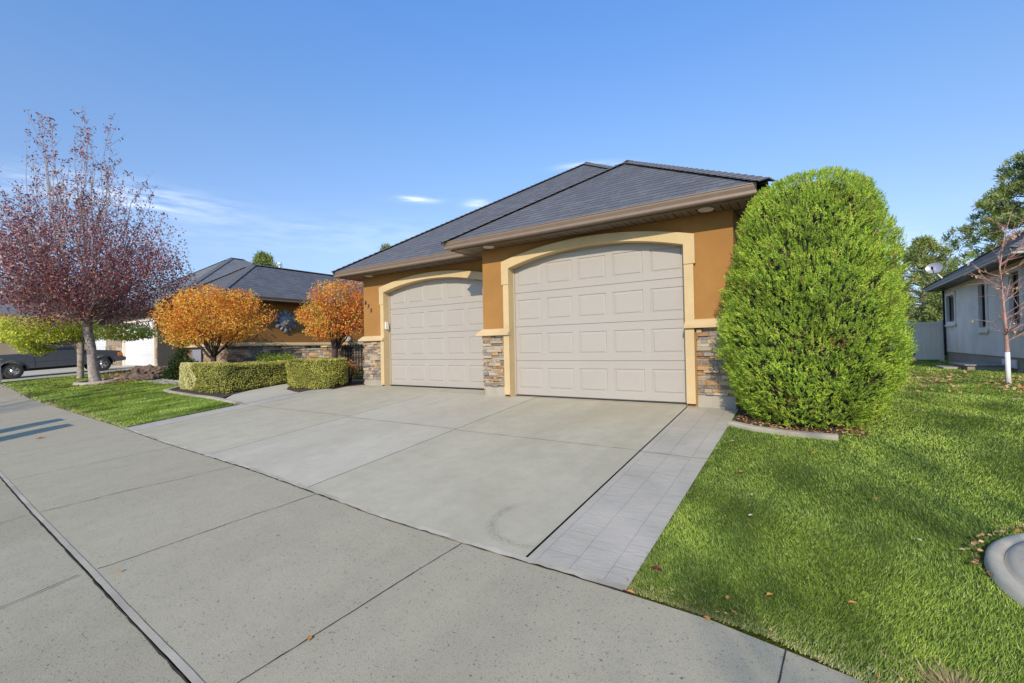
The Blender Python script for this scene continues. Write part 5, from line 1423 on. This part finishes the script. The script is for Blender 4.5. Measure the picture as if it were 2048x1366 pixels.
# ------------------------------------------------------------------ right neighbour
nh = thing('neighbour_house', (12, 12, 0), 'white grey stucco house with narrow black windows at the right edge', 'house')
NX, NY0, NY1 = 8.5, 8.0, 16.45
def wall_with_windows(mb, X, ya, yb, z0, z1, wins, depth=0.09):
    """wall plane x = X facing -x, windows (y0,y1,z0,z1) cut through with reveals"""
    ys = sorted({ya, yb} | {w[0] for w in wins} | {w[1] for w in wins}); zs = sorted({z0, z1} | {w[2] for w in wins} | {w[3] for w in wins})
    for i in range(len(ys) - 1):
        for j in range(len(zs) - 1):
            cy, cz = (ys[i] + ys[i + 1]) / 2, (zs[j] + zs[j + 1]) / 2
            if any(w[0] < cy < w[1] and w[2] < cz < w[3] for w in wins): continue
            mb.add([(X, ys[i], zs[j]), (X, ys[i + 1], zs[j]), (X, ys[i + 1], zs[j + 1]), (X, ys[i], zs[j + 1])], [(0, 1, 2, 3)])
    for a, b, c_, d in wins:
        for p, q_ in (((a, c_), (b, c_)), ((b, c_), (b, d)), ((b, d), (a, d)), ((a, d), (a, c_))):
            mb.add([(X, p[0], p[1]), (X, q_[0], q_[1]), (X + depth, q_[0], q_[1]), (X + depth, p[0], p[1])], [(0, 1, 2, 3)])
wins = [(14.95, 16.08, 1.42, 2.36), (11.45, 12.12, 1.13, 2.40), (8.85, 9.55, 1.13, 2.42)]
wm = MB(); wall_with_windows(wm, NX, NY0, NY1, 0.33, 2.66, wins)
wm.add([(NX, NY0, .33), (20, NY0, .33), (20, NY0, 2.66), (NX, NY0, 2.66)], [(0, 1, 2, 3)])
wm.add([(NX, NY1, .33), (20, NY1, .33), (20, NY1, 2.66), (NX, NY1, 2.66)], [(0, 1, 2, 3)])
wm.add([(20, NY0, .33), (20, NY1, .33), (20, NY1, 2.66), (20, NY0, 2.66)], [(0, 1, 2, 3)])
wm.build('wall', M['grey'], nh, fixn=False)
fd = MB(); fd.box(NX + .03, 19.97, NY0 + .03, NY1 - .03, -.1, .335); fd.build('foundation', M['found'], nh)
fd = MB(); fd.box(NX - .01, NX + .02, 9.3, 10.3, .06, .27); fv = fd.build('foundation_vent', M['white'], nh)
for a, b, c_, d in wins:
    wf = MB(); X = NX + .05
    for (y0_, y1_, z0_, z1_) in ((a, b, c_, c_ + .05), (a, b, d - .05, d), (a, a + .06, c_ + .05, d - .05), (b - .06, b, c_ + .05, d - .05)):
        wf.box(X, X + .04, y0_, y1_, z0_, z1_)
    wo = wf.build('window', M['frame'], nh)
    p_ = MB(); p_.add([(X + .02, a + .06, c_ + .05), (X + .02, b - .06, c_ + .05), (X + .02, b - .06, d - .05), (X + .02, a + .06, d - .05)], [(0, 1, 2, 3)]); p_.build('pane', M['glass'], wo)
    bk = MB(); bk.box(X + .2, X + .24, a - .2, b + .2, c_ - .2, d + .2); bk.build('curtain', M['frame'], wo)
    # stucco surround
    s_ = MB(); e = .11
    for (y0_, y1_, z0_, z1_) in ((a - e, b + e, d, d + e), (a - e, b + e, c_ - e, c_), (a - e, a, c_, d), (b, b + e, c_, d)): s_.box(NX - .035, NX - .001, y0_, y1_, z0_, z1_)
    s_.box(NX - .06, NX - .036, a - e - .05, b + e + .05, c_ - e - .05, c_ - e + .02)
    s_.build('window_surround', M['grey'], wo)
nr = new_roof(); na, nb_ = hip_rect(nr, 8.0, 20.5, 7.45, 17.0, 2.78, PITCH, longy=False); nro = nr.build('roof', M['shingle'], nh)
nc_ = MB()
for p, q_ in (((8.0, 7.45, 2.78), na), ((8.0, 17.0, 2.78), na), (na, nb_)): caps(nc_, p, q_, .13)
nc_.build('ridge_cap', M['cap'], nro)
ng = MB()
pth = [(8.115, 16.9), (8.115, 7.565), (20, 7.565)]; outs = [(-1, 0), (-1, -1), (0, -1)]
gutter(ng, pth, outs); ng.build('gutter', M['metal'], nh, fixn=False)
ns = MB(); ns.box(8.12, 8.5, 7.57, 16.9, 2.64, 2.66); ns.box(8.5, 20, 7.57, 8.0, 2.64, 2.66); fascia(ns, [(8.115, 16.9), (8.115, 7.565), (20, 7.565)], 2.62, 2.77); ns.build('soffit', M['iron'], nh)
dsp = MB(); dsp.tube([(8.44, 16.35, 2.62), (8.46, 16.35, 0.2)], .035, 6); dsp.build('downpipe', M['iron'], nh)
# low steps and window well by its foundation
ws = thing('window_well', (8.1, 10.7, 0), 'low grey window well cover at the foot of the white grey house', 'window well')
mb = MB(); mb.box(7.75, 8.48, 9.9, 11.6, -.06, .10); mb.build('frame', M['found'], ws, bevel=.01)
mb = MB(); mb.box(7.70, 8.49, 9.85, 11.65, .10, .13); mb.build('cover', M['metal'], ws, bevel=.005)
mb = MB(); mb.box(7.35, 7.74, 10.3, 11.3, -.05, .04); tag(mb.build('splash_block', M['edging'], None, bevel=.015), 'pale concrete splash block on grass beside the window well', 'splash block')
# satellite dish
sd = thing('satellite_dish', (8.1, 15.0, 2.9), 'grey oval satellite dish on the roof edge of the right house', 'satellite dish')
mb = MB(); dc = Vector((8.0, 15.0, 3.33)); nd = Vector((-.35, -.9, .25)).normalized(); sx = nd.cross(Vector((0, 0, 1))).normalized(); sy = sx.cross(nd)
for i in range(7):
    rr = i / 6
    for j in range(24):
        a = 2 * math.pi * j / 24; p = dc + sx * (.235 * rr * math.cos(a)) + sy * (.20 * rr * math.sin(a)) + nd * (.06 * rr * rr - .03); mb.V.append(tuple(p))
for i in range(6):
    for j in range(24): mb.F.append([i * 24 + j, i * 24 + (j + 1) % 24, (i + 1) * 24 + (j + 1) % 24, (i + 1) * 24 + j]); mb.c.append(.5)
mb.build('reflector', M['dish'], sd, smooth=True)
mb = MB(); mb.tube([dc - nd * .03, dc - nd * .08 + Vector((.06, 0, -.18)), Vector((8.2, 15.0, 2.95))], .022, 8); mb.build('mast', M['white'], sd)
mb = MB(); mb.tube([dc - sy * .2, dc + nd * .26 - sy * .10], .012, 6); mb.tube([dc + nd * .24 - sy * .13, dc + nd * .30 - sy * .05], .03, 8); mb.build('feed_arm', M['iron'], sd)

# vinyl fence at the back
vf = thing('vinyl_fence', (6.5, 16.5, 0), 'beige vinyl privacy fence with gate behind the tall evergreen', 'fence')
for x in (3.7, 5.6, 7.42, 8.38):
    mb = MB(); mb.box(x - .06, x + .06, 16.44, 16.56, -.05, 1.50); po = mb.build('post', M['vinyl'], vf)
    mb = MB(); mb.add([(x - .075, 16.425, 1.50), (x + .075, 16.425, 1.50), (x + .075, 16.575, 1.50), (x - .075, 16.575, 1.50), (x, 16.5, 1.56)], [(0, 1, 4), (1, 2, 4), (2, 3, 4), (3, 0, 4), (3, 2, 1, 0)]); mb.build('post_cap', M['vinyl'], po)
for a, b in ((3.76, 5.54), (5.66, 7.36), (7.50, 8.32)):
    mb = MB(); x = a
    while x < b - .02:
        mb.box(x, min(x + .145, b), 16.485, 16.515, .05, 1.42); x += .15
    pa_ = mb.build('panel', M['vinyl'], vf)
    mb = MB(); mb.box(a, b, 16.46, 16.54, 1.36, 1.47); mb.box(a, b, 16.46, 16.54, .03, .13); mb.build('rail', M['vinyl'], pa_)
for z_ in (.25, 1.28):
    mb = MB(); mb.box(7.36, 7.60, 16.41, 16.44, z_ - .035, z_ + .035); mb.build('hinge', M['iron'], vf)

# white trunked sapling
yt = thing('sapling', (7.28, 4.9, 0), 'young nearly bare tree with a white painted trunk on the right lawn', 'tree')
rs = random.Random(8); yb_ = Vector((7.28, 4.9, -.05))
mb = MB(); mb.tube([yb_, yb_ + Vector((0, 0, .3)), yb_ + Vector((0, 0, .62))], [.040, .036, .034], 12); mb.build('painted_trunk', M['paper'], yt, smooth=True)
mb = MB(); lead = [Vector((7.28, 4.9, .57)), Vector((7.27, 4.9, 1.0)), Vector((7.25, 4.9, 1.5)), Vector((7.22, 4.9, 2.1)), Vector((7.30, 4.9, 2.7)), Vector((7.40, 4.9, 3.1))]
mb.tube(lead, [.031, .024, .016, .011, .007, .003], 8); lp = []
for k in range(29):
    t = rs.uniform(.45, 4.2); i = int(t); p = lead[i].lerp(lead[i + 1], t - i); a = rs.uniform(0, 2 * math.pi); L = rs.uniform(.35, .75) * (1.1 - .12 * t)
    dd = Vector((math.cos(a), math.sin(a), rs.uniform(.35, 1.0))).normalized(); q_ = p + dd * L * .55; e = q_ + (dd + Vector((0, 0, .5))).normalized() * L * .5
    mb.tube([p, q_, e], [.008, .005, .0022], 5, cap=False); lp += [q_, e]
    for j in range(4):
        s0 = p.lerp(q_, rs.uniform(.3, 1)) if j < 2 else q_.lerp(e, rs.uniform(.1, .8)); d3 = (dd + Vector((rs.gauss(0, .7), rs.gauss(0, .7), rs.gauss(.1, .5)))).normalized(); l_ = rs.uniform(.12, .32)
        mb.tube([s0, s0 + d3 * l_], [.0045, .0018], 4, cap=False); lp += [s0 + d3 * l_, s0 + d3 * l_ * .5]
mb.build('branch', M['redtwig'], yt)
T = np.array([tuple(p) for p in lp]); T = T[rng.integers(0, len(T), 95)] + rng.normal(0, .015, (95, 3))
leaves(T, rng.normal(0, .6, (95, 3)) + np.array([0, 0, -.8]), rng.uniform(.04, .075, 95), .035, rng.uniform(.2, .75, 95), 'leaf_cluster', M['litter'], yt)

# pines
def pine(label, c, H, prof, nclump, seed, group=None, needle=.20, bark='bark', z0=0.0, mat='pine', per=46, name='pine_tree'):
    t = thing(name, (c[0], c[1], z0), label, 'tree', group); rs = random.Random(seed)
    mb = MB(); mb.tube([(c[0], c[1], z0 - .2), (c[0], c[1], z0 + H * .95)], [.22, .04], 10)
    Ps = []; Ds = []; Vs = []
    for k in range(nclump):
        zz = rs.random() ** .85; r_ = float(np.interp(zz, prof[0], prof[1])) * rs.uniform(.55, 1.05) * (1 + .18 * math.sin(7 * zz * 6 + seed)); a = rs.uniform(0, 2 * math.pi)
        e = Vector((c[0] + r_ * math.cos(a), c[1] + r_ * math.sin(a), z0 + H * zz)); s0 = Vector((c[0], c[1], e.z - r_ * .35))
        if k % 3 == 0: mb.tube([s0, s0.lerp(e, .6) - Vector((0, 0, .05)), e], [.05, .03, .012], 5, cap=False)
        dd = unit(rng.normal(size=(per, 3)) + np.array([math.cos(a) * .7, math.sin(a) * .7, .9]))
        Ps.append(np.array(e) + rng.normal(0, needle * .45, (per, 3))); Ds.append(dd); Vs.append(np.clip(rng.beta(2, 2, per) * .8 + rs.uniform(-.15, .25), 0, 1))
    mb.build('trunk', M[bark], t)
    P = np.concatenate(Ps); leaves(P, np.concatenate(Ds), rng.uniform(.7, 1.3, len(P)) * needle, needle * .22, np.concatenate(Vs), 'crown', M[mat], t)
    return t
pine('round topped pine behind the vinyl fence, left of the satellite dish', (9.45, 26.5), 6.3, ([0, .2, .5, .75, .9, 1], [1.3, 1.5, 1.45, 1.15, .75, .1]), 420, 3)
pine('tall spreading pine rising behind the roof of the right house', (16.0, 31.5), 12.2, ([0, .25, .45, .6, .75, .9, 1], [2.0, 3.4, 4.6, 4.0, 3.0, 1.8, .3]), 1150, 9, needle=.24, per=70)
pine('lower dark pine between the tall evergreen shrub and the round topped pine', (7.6, 22.5), 3.7, ([0, .3, .7, 1], [1.2, 1.35, .9, .2]), 260, 14)
pine('shrubby pine behind the gate next to the right house', (9.6, 21.5), 3.3, ([0, .3, .7, 1], [1.0, 1.2, .9, .2]), 220, 19)
pine('distant conifer whose tips show above the roof of the orange wing', (-46.8, 20.0), 11.4, ([0, .3, .7, .9, 1], [3, 3.2, 2.4, 1.2, .1]), 420, 22, needle=.5)
pine('distant conifer just poking above the left slope of the garage roof', (-38.0, 30.0), 12.85, ([0, .3, .7, .9, 1], [3, 2.6, 1.6, .7, .1]), 300, 25, needle=.45)

# ------------------------------------------------------------------ left neighbours
lh = thing('neighbour_house', (-27, 7, .2), 'taupe house with white garage door behind the maroon tree', 'house')
mb = MB()
def vwall(xa, ya, xb, yb, z0, z1): mb.add([(xa, ya, z0), (xb, yb, z0), (xb, yb, z1), (xa, ya, z1)], [(0, 1, 2, 3)])
vwall(-24.32, 2.6, -24.0, 2.6, 0, 3.3); vwall(-32.0, 2.6, -28.75, 2.6, 0, 3.3); vwall(-28.75, 2.6, -24.32, 2.6, 2.65, 3.3)
vwall(-32, 2.6, -32, 12.8, 0, 3.3); vwall(-32, 12.8, -21.8, 12.8, 0, 3.3)
mb.build('wall', M['taupe'], lh, fixn=False)
mb = MB(); vwall(-24.0, 4.6, -21.8, 4.0, 0, 3.3); vwall(-24.0, 2.6, -24.0, 4.6, 0, 3.3); vwall(-21.8, 4.0, -21.8, 12.8, 0, 3.3); mb.build('porch_wall', M['greyshade'], lh, fixn=False)  # recess walls: their shade is put into the dark grey colour
mb = MB(); stones(mb, (-32.0, 2.598, 0), (1, 0, 0), (0, -1, 0), 3.1, .1, 1.42, 31, .08, .2, .15, .5, .05); stones(mb, (-24.2, 2.598, 0), (1, 0, 0), (0, -1, 0), .2, .1, 1.3, 32, .08, .2, .15, .5, .05)
stones(mb, (-23.9, 4.55, 0), (1, -.27, 0), (-.26, -.96, 0), 2.0, .1, 1.2, 33, .08, .2, .15, .5, .05)
mb.build('stone_veneer', M['stone'], lh, fixn=False)
gd = garage_door(-28.72, -24.36, 2.62, .23, M['doorw'], 'garage_door', lh, rows=4, cols=6, zmax=2.6)
mb = MB(); mb.box(-28.9, -28.72, 2.52, 2.6, .2, 2.75); mb.box(-24.36, -24.18, 2.52, 2.6, .2, 2.75); mb.box(-28.9, -24.18, 2.52, 2.6, 2.63, 2.78); mb.build('door_trim', M['vinyl'], lh)
ln = MB(); ln.box(-24.12, -23.98, 2.46, 2.58, 2.2, 2.5); ln.build('wall_lamp', M['dish'], lh)
r2 = new_roof(); a2, b2 = hip_rect(r2, -32.5, -21.2, 1.9, 14, 3.25, PITCH); r2o = r2.build('roof', M['shingle2'], lh)
c2 = MB()
for p, q_ in (((-32.5, 1.9, 3.25), a2), ((-21.2, 1.9, 3.25), a2), (a2, b2)): caps(c2, p, q_, .15, .2)
c2.build('ridge_cap', M['cap'], r2o)
mb = MB(); mb.box(-32.5, -21.2, 1.88, 2.02, 3.08, 3.26); mb.box(-21.32, -21.18, 1.9, 14, 3.08, 3.26); mb.build('gutter', M['greyshade'], lh)
mb = MB(); mb.box(-32.4, -21.3, 2.02, 4.0, 3.08, 3.10); mb.build('soffit', M['greyshade'], lh)
# another white garage further left
l2 = thing('neighbour_garage', (-36, 4, .2), 'second white garage door seen past the hood of the parked pickup', 'garage')
mb = MB(); vwall(-37.5, 3.2, -36.6, 3.2, 0, 3.0); vwall(-33.0, 3.2, -32.05, 3.2, 0, 3.0); vwall(-36.6, 3.2, -33.0, 3.2, 2.6, 3.0); vwall(-37.5, 3.2, -37.5, 9, 0, 3.0); vwall(-37.5, 9, -32.05, 9, 0, 3.0)
mb.build('wall', M['taupe'], l2, fixn=False)
garage_door(-36.6, -33.0, 3.22, .2, M['doorw'], 'garage_door', l2, rows=4, cols=6, zmax=2.6)
r3 = new_roof(); hip_rect(r3, -38.1, -31.8, 2.5, 9.6, 3.0, PITCH, longy=True); r3.build('roof', M['shingle2'], l2)
# far tan house
th_ = thing('distant_house', (-52, 2, 0), 'plain tan stucco house beyond the pickup at the far left', 'house')
mb = MB(); mb.box(-60, -48, -2.8, 12, -.2, 3.0); mb.build('wall', M['tan'], th_)
r4 = new_roof(); hip_rect(r4, -60.6, -47.4, -3.4, 12.6, 3.0, PITCH); r4.build('roof', M['shingle2'], th_)
wt = thing('topiary_shrub', (-41.0, -1.2, 0), 'small round topped bare shrub in front of the tan house', 'shrub')
mb = MB(); mb.tube([(-41, -1.3, 0), (-41, -1.3, 1.0)], .04, 6)
for k in range(60):
    d_ = Vector((random.gauss(0, 1), random.gauss(0, 1), random.gauss(0, 1))).normalized(); mb.tube([(-41, -1.3, 1.25), (-41 + d_.x * .45, -1.3 + d_.y * .45, 1.25 + d_.z * .38)], [.02, .015], 4)
mb.build('branch', M['barkdark'], wt)
blob_shrub('shrub', 'row of low green shrubs along the foot of the distant tan house', (-43, -1.6, .2), 1.0, 3.4, .75, 3500, M['midgreen'], .16)

# utility cabinet at the left frame edge
uc = thing('utility_cabinet', (-20.5, -3.6, -.2), 'grey green utility cabinet at the far left edge', 'utility cabinet')

# ------------------------------------------------------------------ pickup truck (local: x forward, y left, z up)
tk = bpy.data.objects.new('pickup_truck', None); C.objects.link(tk)
tag(tk, 'dark grey pickup truck parked on the left neighbour driveway', 'pickup truck'); tk['_local'] = 1
TS = 1.0
tk.location = (-24.85, -2.49, g(-24.0, -2.49) + 0.0); tk.rotation_euler = (0, -math.atan(0.06), R_(90))
# rear axle at x=0, front axle at 2.93; right side (y=-0.85) faces world +x
WB = 2.93; HW = .86
def arc(cx, cz, r, a0, a1, n=12): return [(cx + r * math.cos(R_(a0 + (a1 - a0) * k / n)), cz + r * math.sin(R_(a0 + (a1 - a0) * k / n))) for k in range(n + 1)]
body = [(-1.12, .52), (-.42, .46)] + arc(0, .33, .44, 172, 8) + [(.46, .40), (2.46, .40)] + arc(WB, .33, .43, 172, 8) + [(3.40, .42), (3.68, .46), (3.72, .62), (3.70, .84), (3.60, .93), (3.1, 1.00), (2.38, 1.07), (2.2, 1.08),
        (-1.12, 1.04)]
mb = MB(); mb.prism(body, lambda u, v, w: (u, w, v), -HW, HW); bo = mb.build('body', M['paint'], tk, bevel=.03)
for s_ in (-1, 1):
    for ax in (0, WB):
        y0 = s_ * (HW - .02)
        mb = MB(); prof = [(.20, -.10), (.30, -.10), (.325, -.07), (.335, 0), (.325, .07), (.30, .10), (.20, .10)]
        for r, d_ in prof:
            for j in range(28): mb.V.append((ax + r * math.cos(2 * math.pi * j / 28), y0 - s_ * .10 + d_, .335 + r * math.sin(2 * math.pi * j / 28)))
        for i in range(len(prof) - 1):
            for j in range(28): mb.F.append([i * 28 + j, i * 28 + (j + 1) % 28, (i + 1) * 28 + (j + 1) % 28, (i + 1) * 28 + j]); mb.c.append(.5)
        wh = mb.build('wheel', M['rubber'], tk, smooth=True)
        mb = MB(); yo = y0 - s_ * .02
        prof = [(.205, .0), (.19, .02), (.17, -.03), (.10, -.035), (.09, .0), (.055, .03), (0.001, .035)]
        for r, d_ in prof:
            for j in range(28): mb.V.append((ax + r * math.cos(2 * math.pi * j / 28), yo + s_ * d_, .335 + r * math.sin(2 * math.pi * j / 28)))
        for i in range(len(prof) - 1):
            for j in range(28):
                if i == 2 and j % 4 == 0: continue
                mb.F.append([i * 28 + j, i * 28 + (j + 1) % 28, (i + 1) * 28 + (j + 1) % 28, (i + 1) * 28 + j]); mb.c.append(.5)
        mb.build('rim', M['chrome'], wh, smooth=False)
        mb = MB(); lipo = arc(ax, .33, .475, 176, 4, 14); lipi = arc(ax, .33, .435, 176, 4, 14)
        pr = lipo + lipi[::-1]
        k = len(lipo)
        for i in range(k - 1):
            a, b, c_, d_ = lipo[i], lipo[i + 1], lipi[i + 1], lipi[i]; yy = s_ * (HW + .03); yi = s_ * (HW - .01)
            mb.add([(a[0], yi, a[1]), (b[0], yi, b[1]), (c_[0], yy, c_[1]), (d_[0], yy, d_[1]), (c_[0], yi, c_[1]), (d_[0], yi, d_[1])], [(0, 1, 2, 3), (3, 2, 4, 5)])
        mb.build('wheel_arch', M['paint'], tk)
mb = MB(); mb.prism([(.62, 1.05), (2.30, 1.07), (1.70, 1.52), (1.45, 1.56), (.85, 1.56), (.70, 1.50)], lambda u, v, w: (u, w * (1 - .22 * max(0, v - 1.05) / .5), v), -HW + .05, HW - .05)
mb.build('cab', M['paint'], tk, bevel=.03)
for s_ in (-1, 1):
    mb = MB(); yy = lambda v: s_ * ((HW - .05) * (1 - .22 * max(0, v - 1.05) / .5) + .004)
    pl_ = [(.80, 1.10), (2.08, 1.11), (1.64, 1.46), (.86, 1.47)]
    mb.add([(u, yy(v), v) for u, v in pl_], [(0, 1, 2, 3)]); mb.build('side_window', M['glass'], tk)
    mb = MB(); mb.box(.655, .675, s_ * HW - .003, s_ * HW + .003, .42, 1.05); mb.box(2.05, 2.06, s_ * HW - .003, s_ * HW + .003, .42, 1.05); mb.build('door_seam', M['dark'], tk)
    mb = MB(); mb.box(.80, 1.0, s_ * HW - .02, s_ * HW + .03, .93, .965); mb.build('door_handle', M['chrome'], tk)
    mb = MB(); mb.box(-1.0, 3.3, s_ * HW - .002, s_ * HW + .010, .655, .67); mb.build('side_moulding', M['rubber'], tk)
    mb = MB(); mb.box(2.0, 2.14, s_ * (HW + .03) - .09, s_ * (HW + .03) + .09, 1.08, 1.22); mb.build('mirror', M['rubber'], tk, bevel=.02)
    mb = MB(); mb.box(3.52, 3.70, s_ * (HW - .10) - .115, s_ * (HW - .10) + .115, .68, .86); mb.build('headlight', M['amber'], tk, bevel=.02)
    mb = MB(); mb.box(-1.14, -1.05, s_ * (HW - .06) - .065, s_ * (HW - .06) + .065, .70, .95); mb.build('taillight', M['leafred'], tk)
mb = MB(); mb.prism([(3.55, .42), (3.82, .46), (3.84, .60), (3.72, .66), (3.40, .64), (3.36, .60)], lambda u, v, w: (u, w, v), -HW - .02, HW + .02); mb.build('bumper', M['paint'], tk, bevel=.02)
mb = MB(); mb.box(-1.24, -1.12, -HW + .05, HW - .05, .45, .62); mb.build('bumper', M['chrome'], tk, bevel=.01)
mb = MB(); mb.box(-.9, 3.4, -.5, .5, .28, .42); mb.build('chassis', M['dark'], tk)
mb = MB(); mb.box(-.34, -.30, -HW + .02, -HW + .22, .1, .4); mb.build('mud_flap', M['rubber'], tk)

# cabinet body
mb = MB(); mb.box(-21.0, -20.4, -4.35, -3.35, -.3, .75); mb.build('box', M['concretebox'], uc, bevel=.02)
mb = MB(); mb.box(-21.03, -20.37, -4.38, -3.32, .75, .79); mb.build('lid', M['concretebox'], uc, bevel=.01)

# ------------------------------------------------------------------ things out of the frame that shade what the photo shows
for k, (x, y) in enumerate([(-6.35, -7.15), (-7.40, -7.05)]):  # unseen boxes added to throw the two shadow bars on the sidewalk
    caster = thing('shadow_pedestal', (x, y, g(x, y)), 'grey mailbox box, unseen, added for the sidewalk shadow bars, ' + ('nearer one' if k == 0 else 'farther one'), 'shadow_caster')
    mb = MB(); mb.box(x - .23, x + .23, y - .2, y + .2, g(x, y) + .75, g(x, y) + 1.80); mb.build('box', M['concretebox'], caster, bevel=.02)
    mb = MB(); mb.box(x - .16, x + .16, y - .1, y + .1, g(x, y) - .1, g(x, y) + .75); mb.build('post', M['concretebox'], caster)
def bare_tree(label, base, H, R, seed, n=26):
    t = thing('bare_tree', base, label, 'tree'); rs = random.Random(seed); b = Vector(base); mb = MB(); tt = b + Vector((0, 0, H * .3))
    mb.tube([b - Vector((0, 0, .1)), tt, tt + Vector((0, 0, .4))], [.14, .10, .07], 10); targets = []
    for k in range(n):
        a = k * 2.4; r_ = R * rs.uniform(.3, 1); targets.append(b + Vector((r_ * math.cos(a), r_ * math.sin(a), H * rs.uniform(.5, 1))))
    tree_skeleton(mb, b, targets, tt, .17, .010, 12, R * .4, rs, .2); mb.build('trunk', M['bark'], t); return t
bare_tree('leafless street tree across the road casting branch shadows on the left sidewalk', (-10.8, -10.5, -.75), 5.2, 1.9, 31)
bare_tree('tall leafless street tree across the road shading the right lawn', (10.6, -15.5, -.8), 10.0, 3.6, 37, 30)

for o in list(bpy.data.objects):
    if '_local' in o: del o['_local']
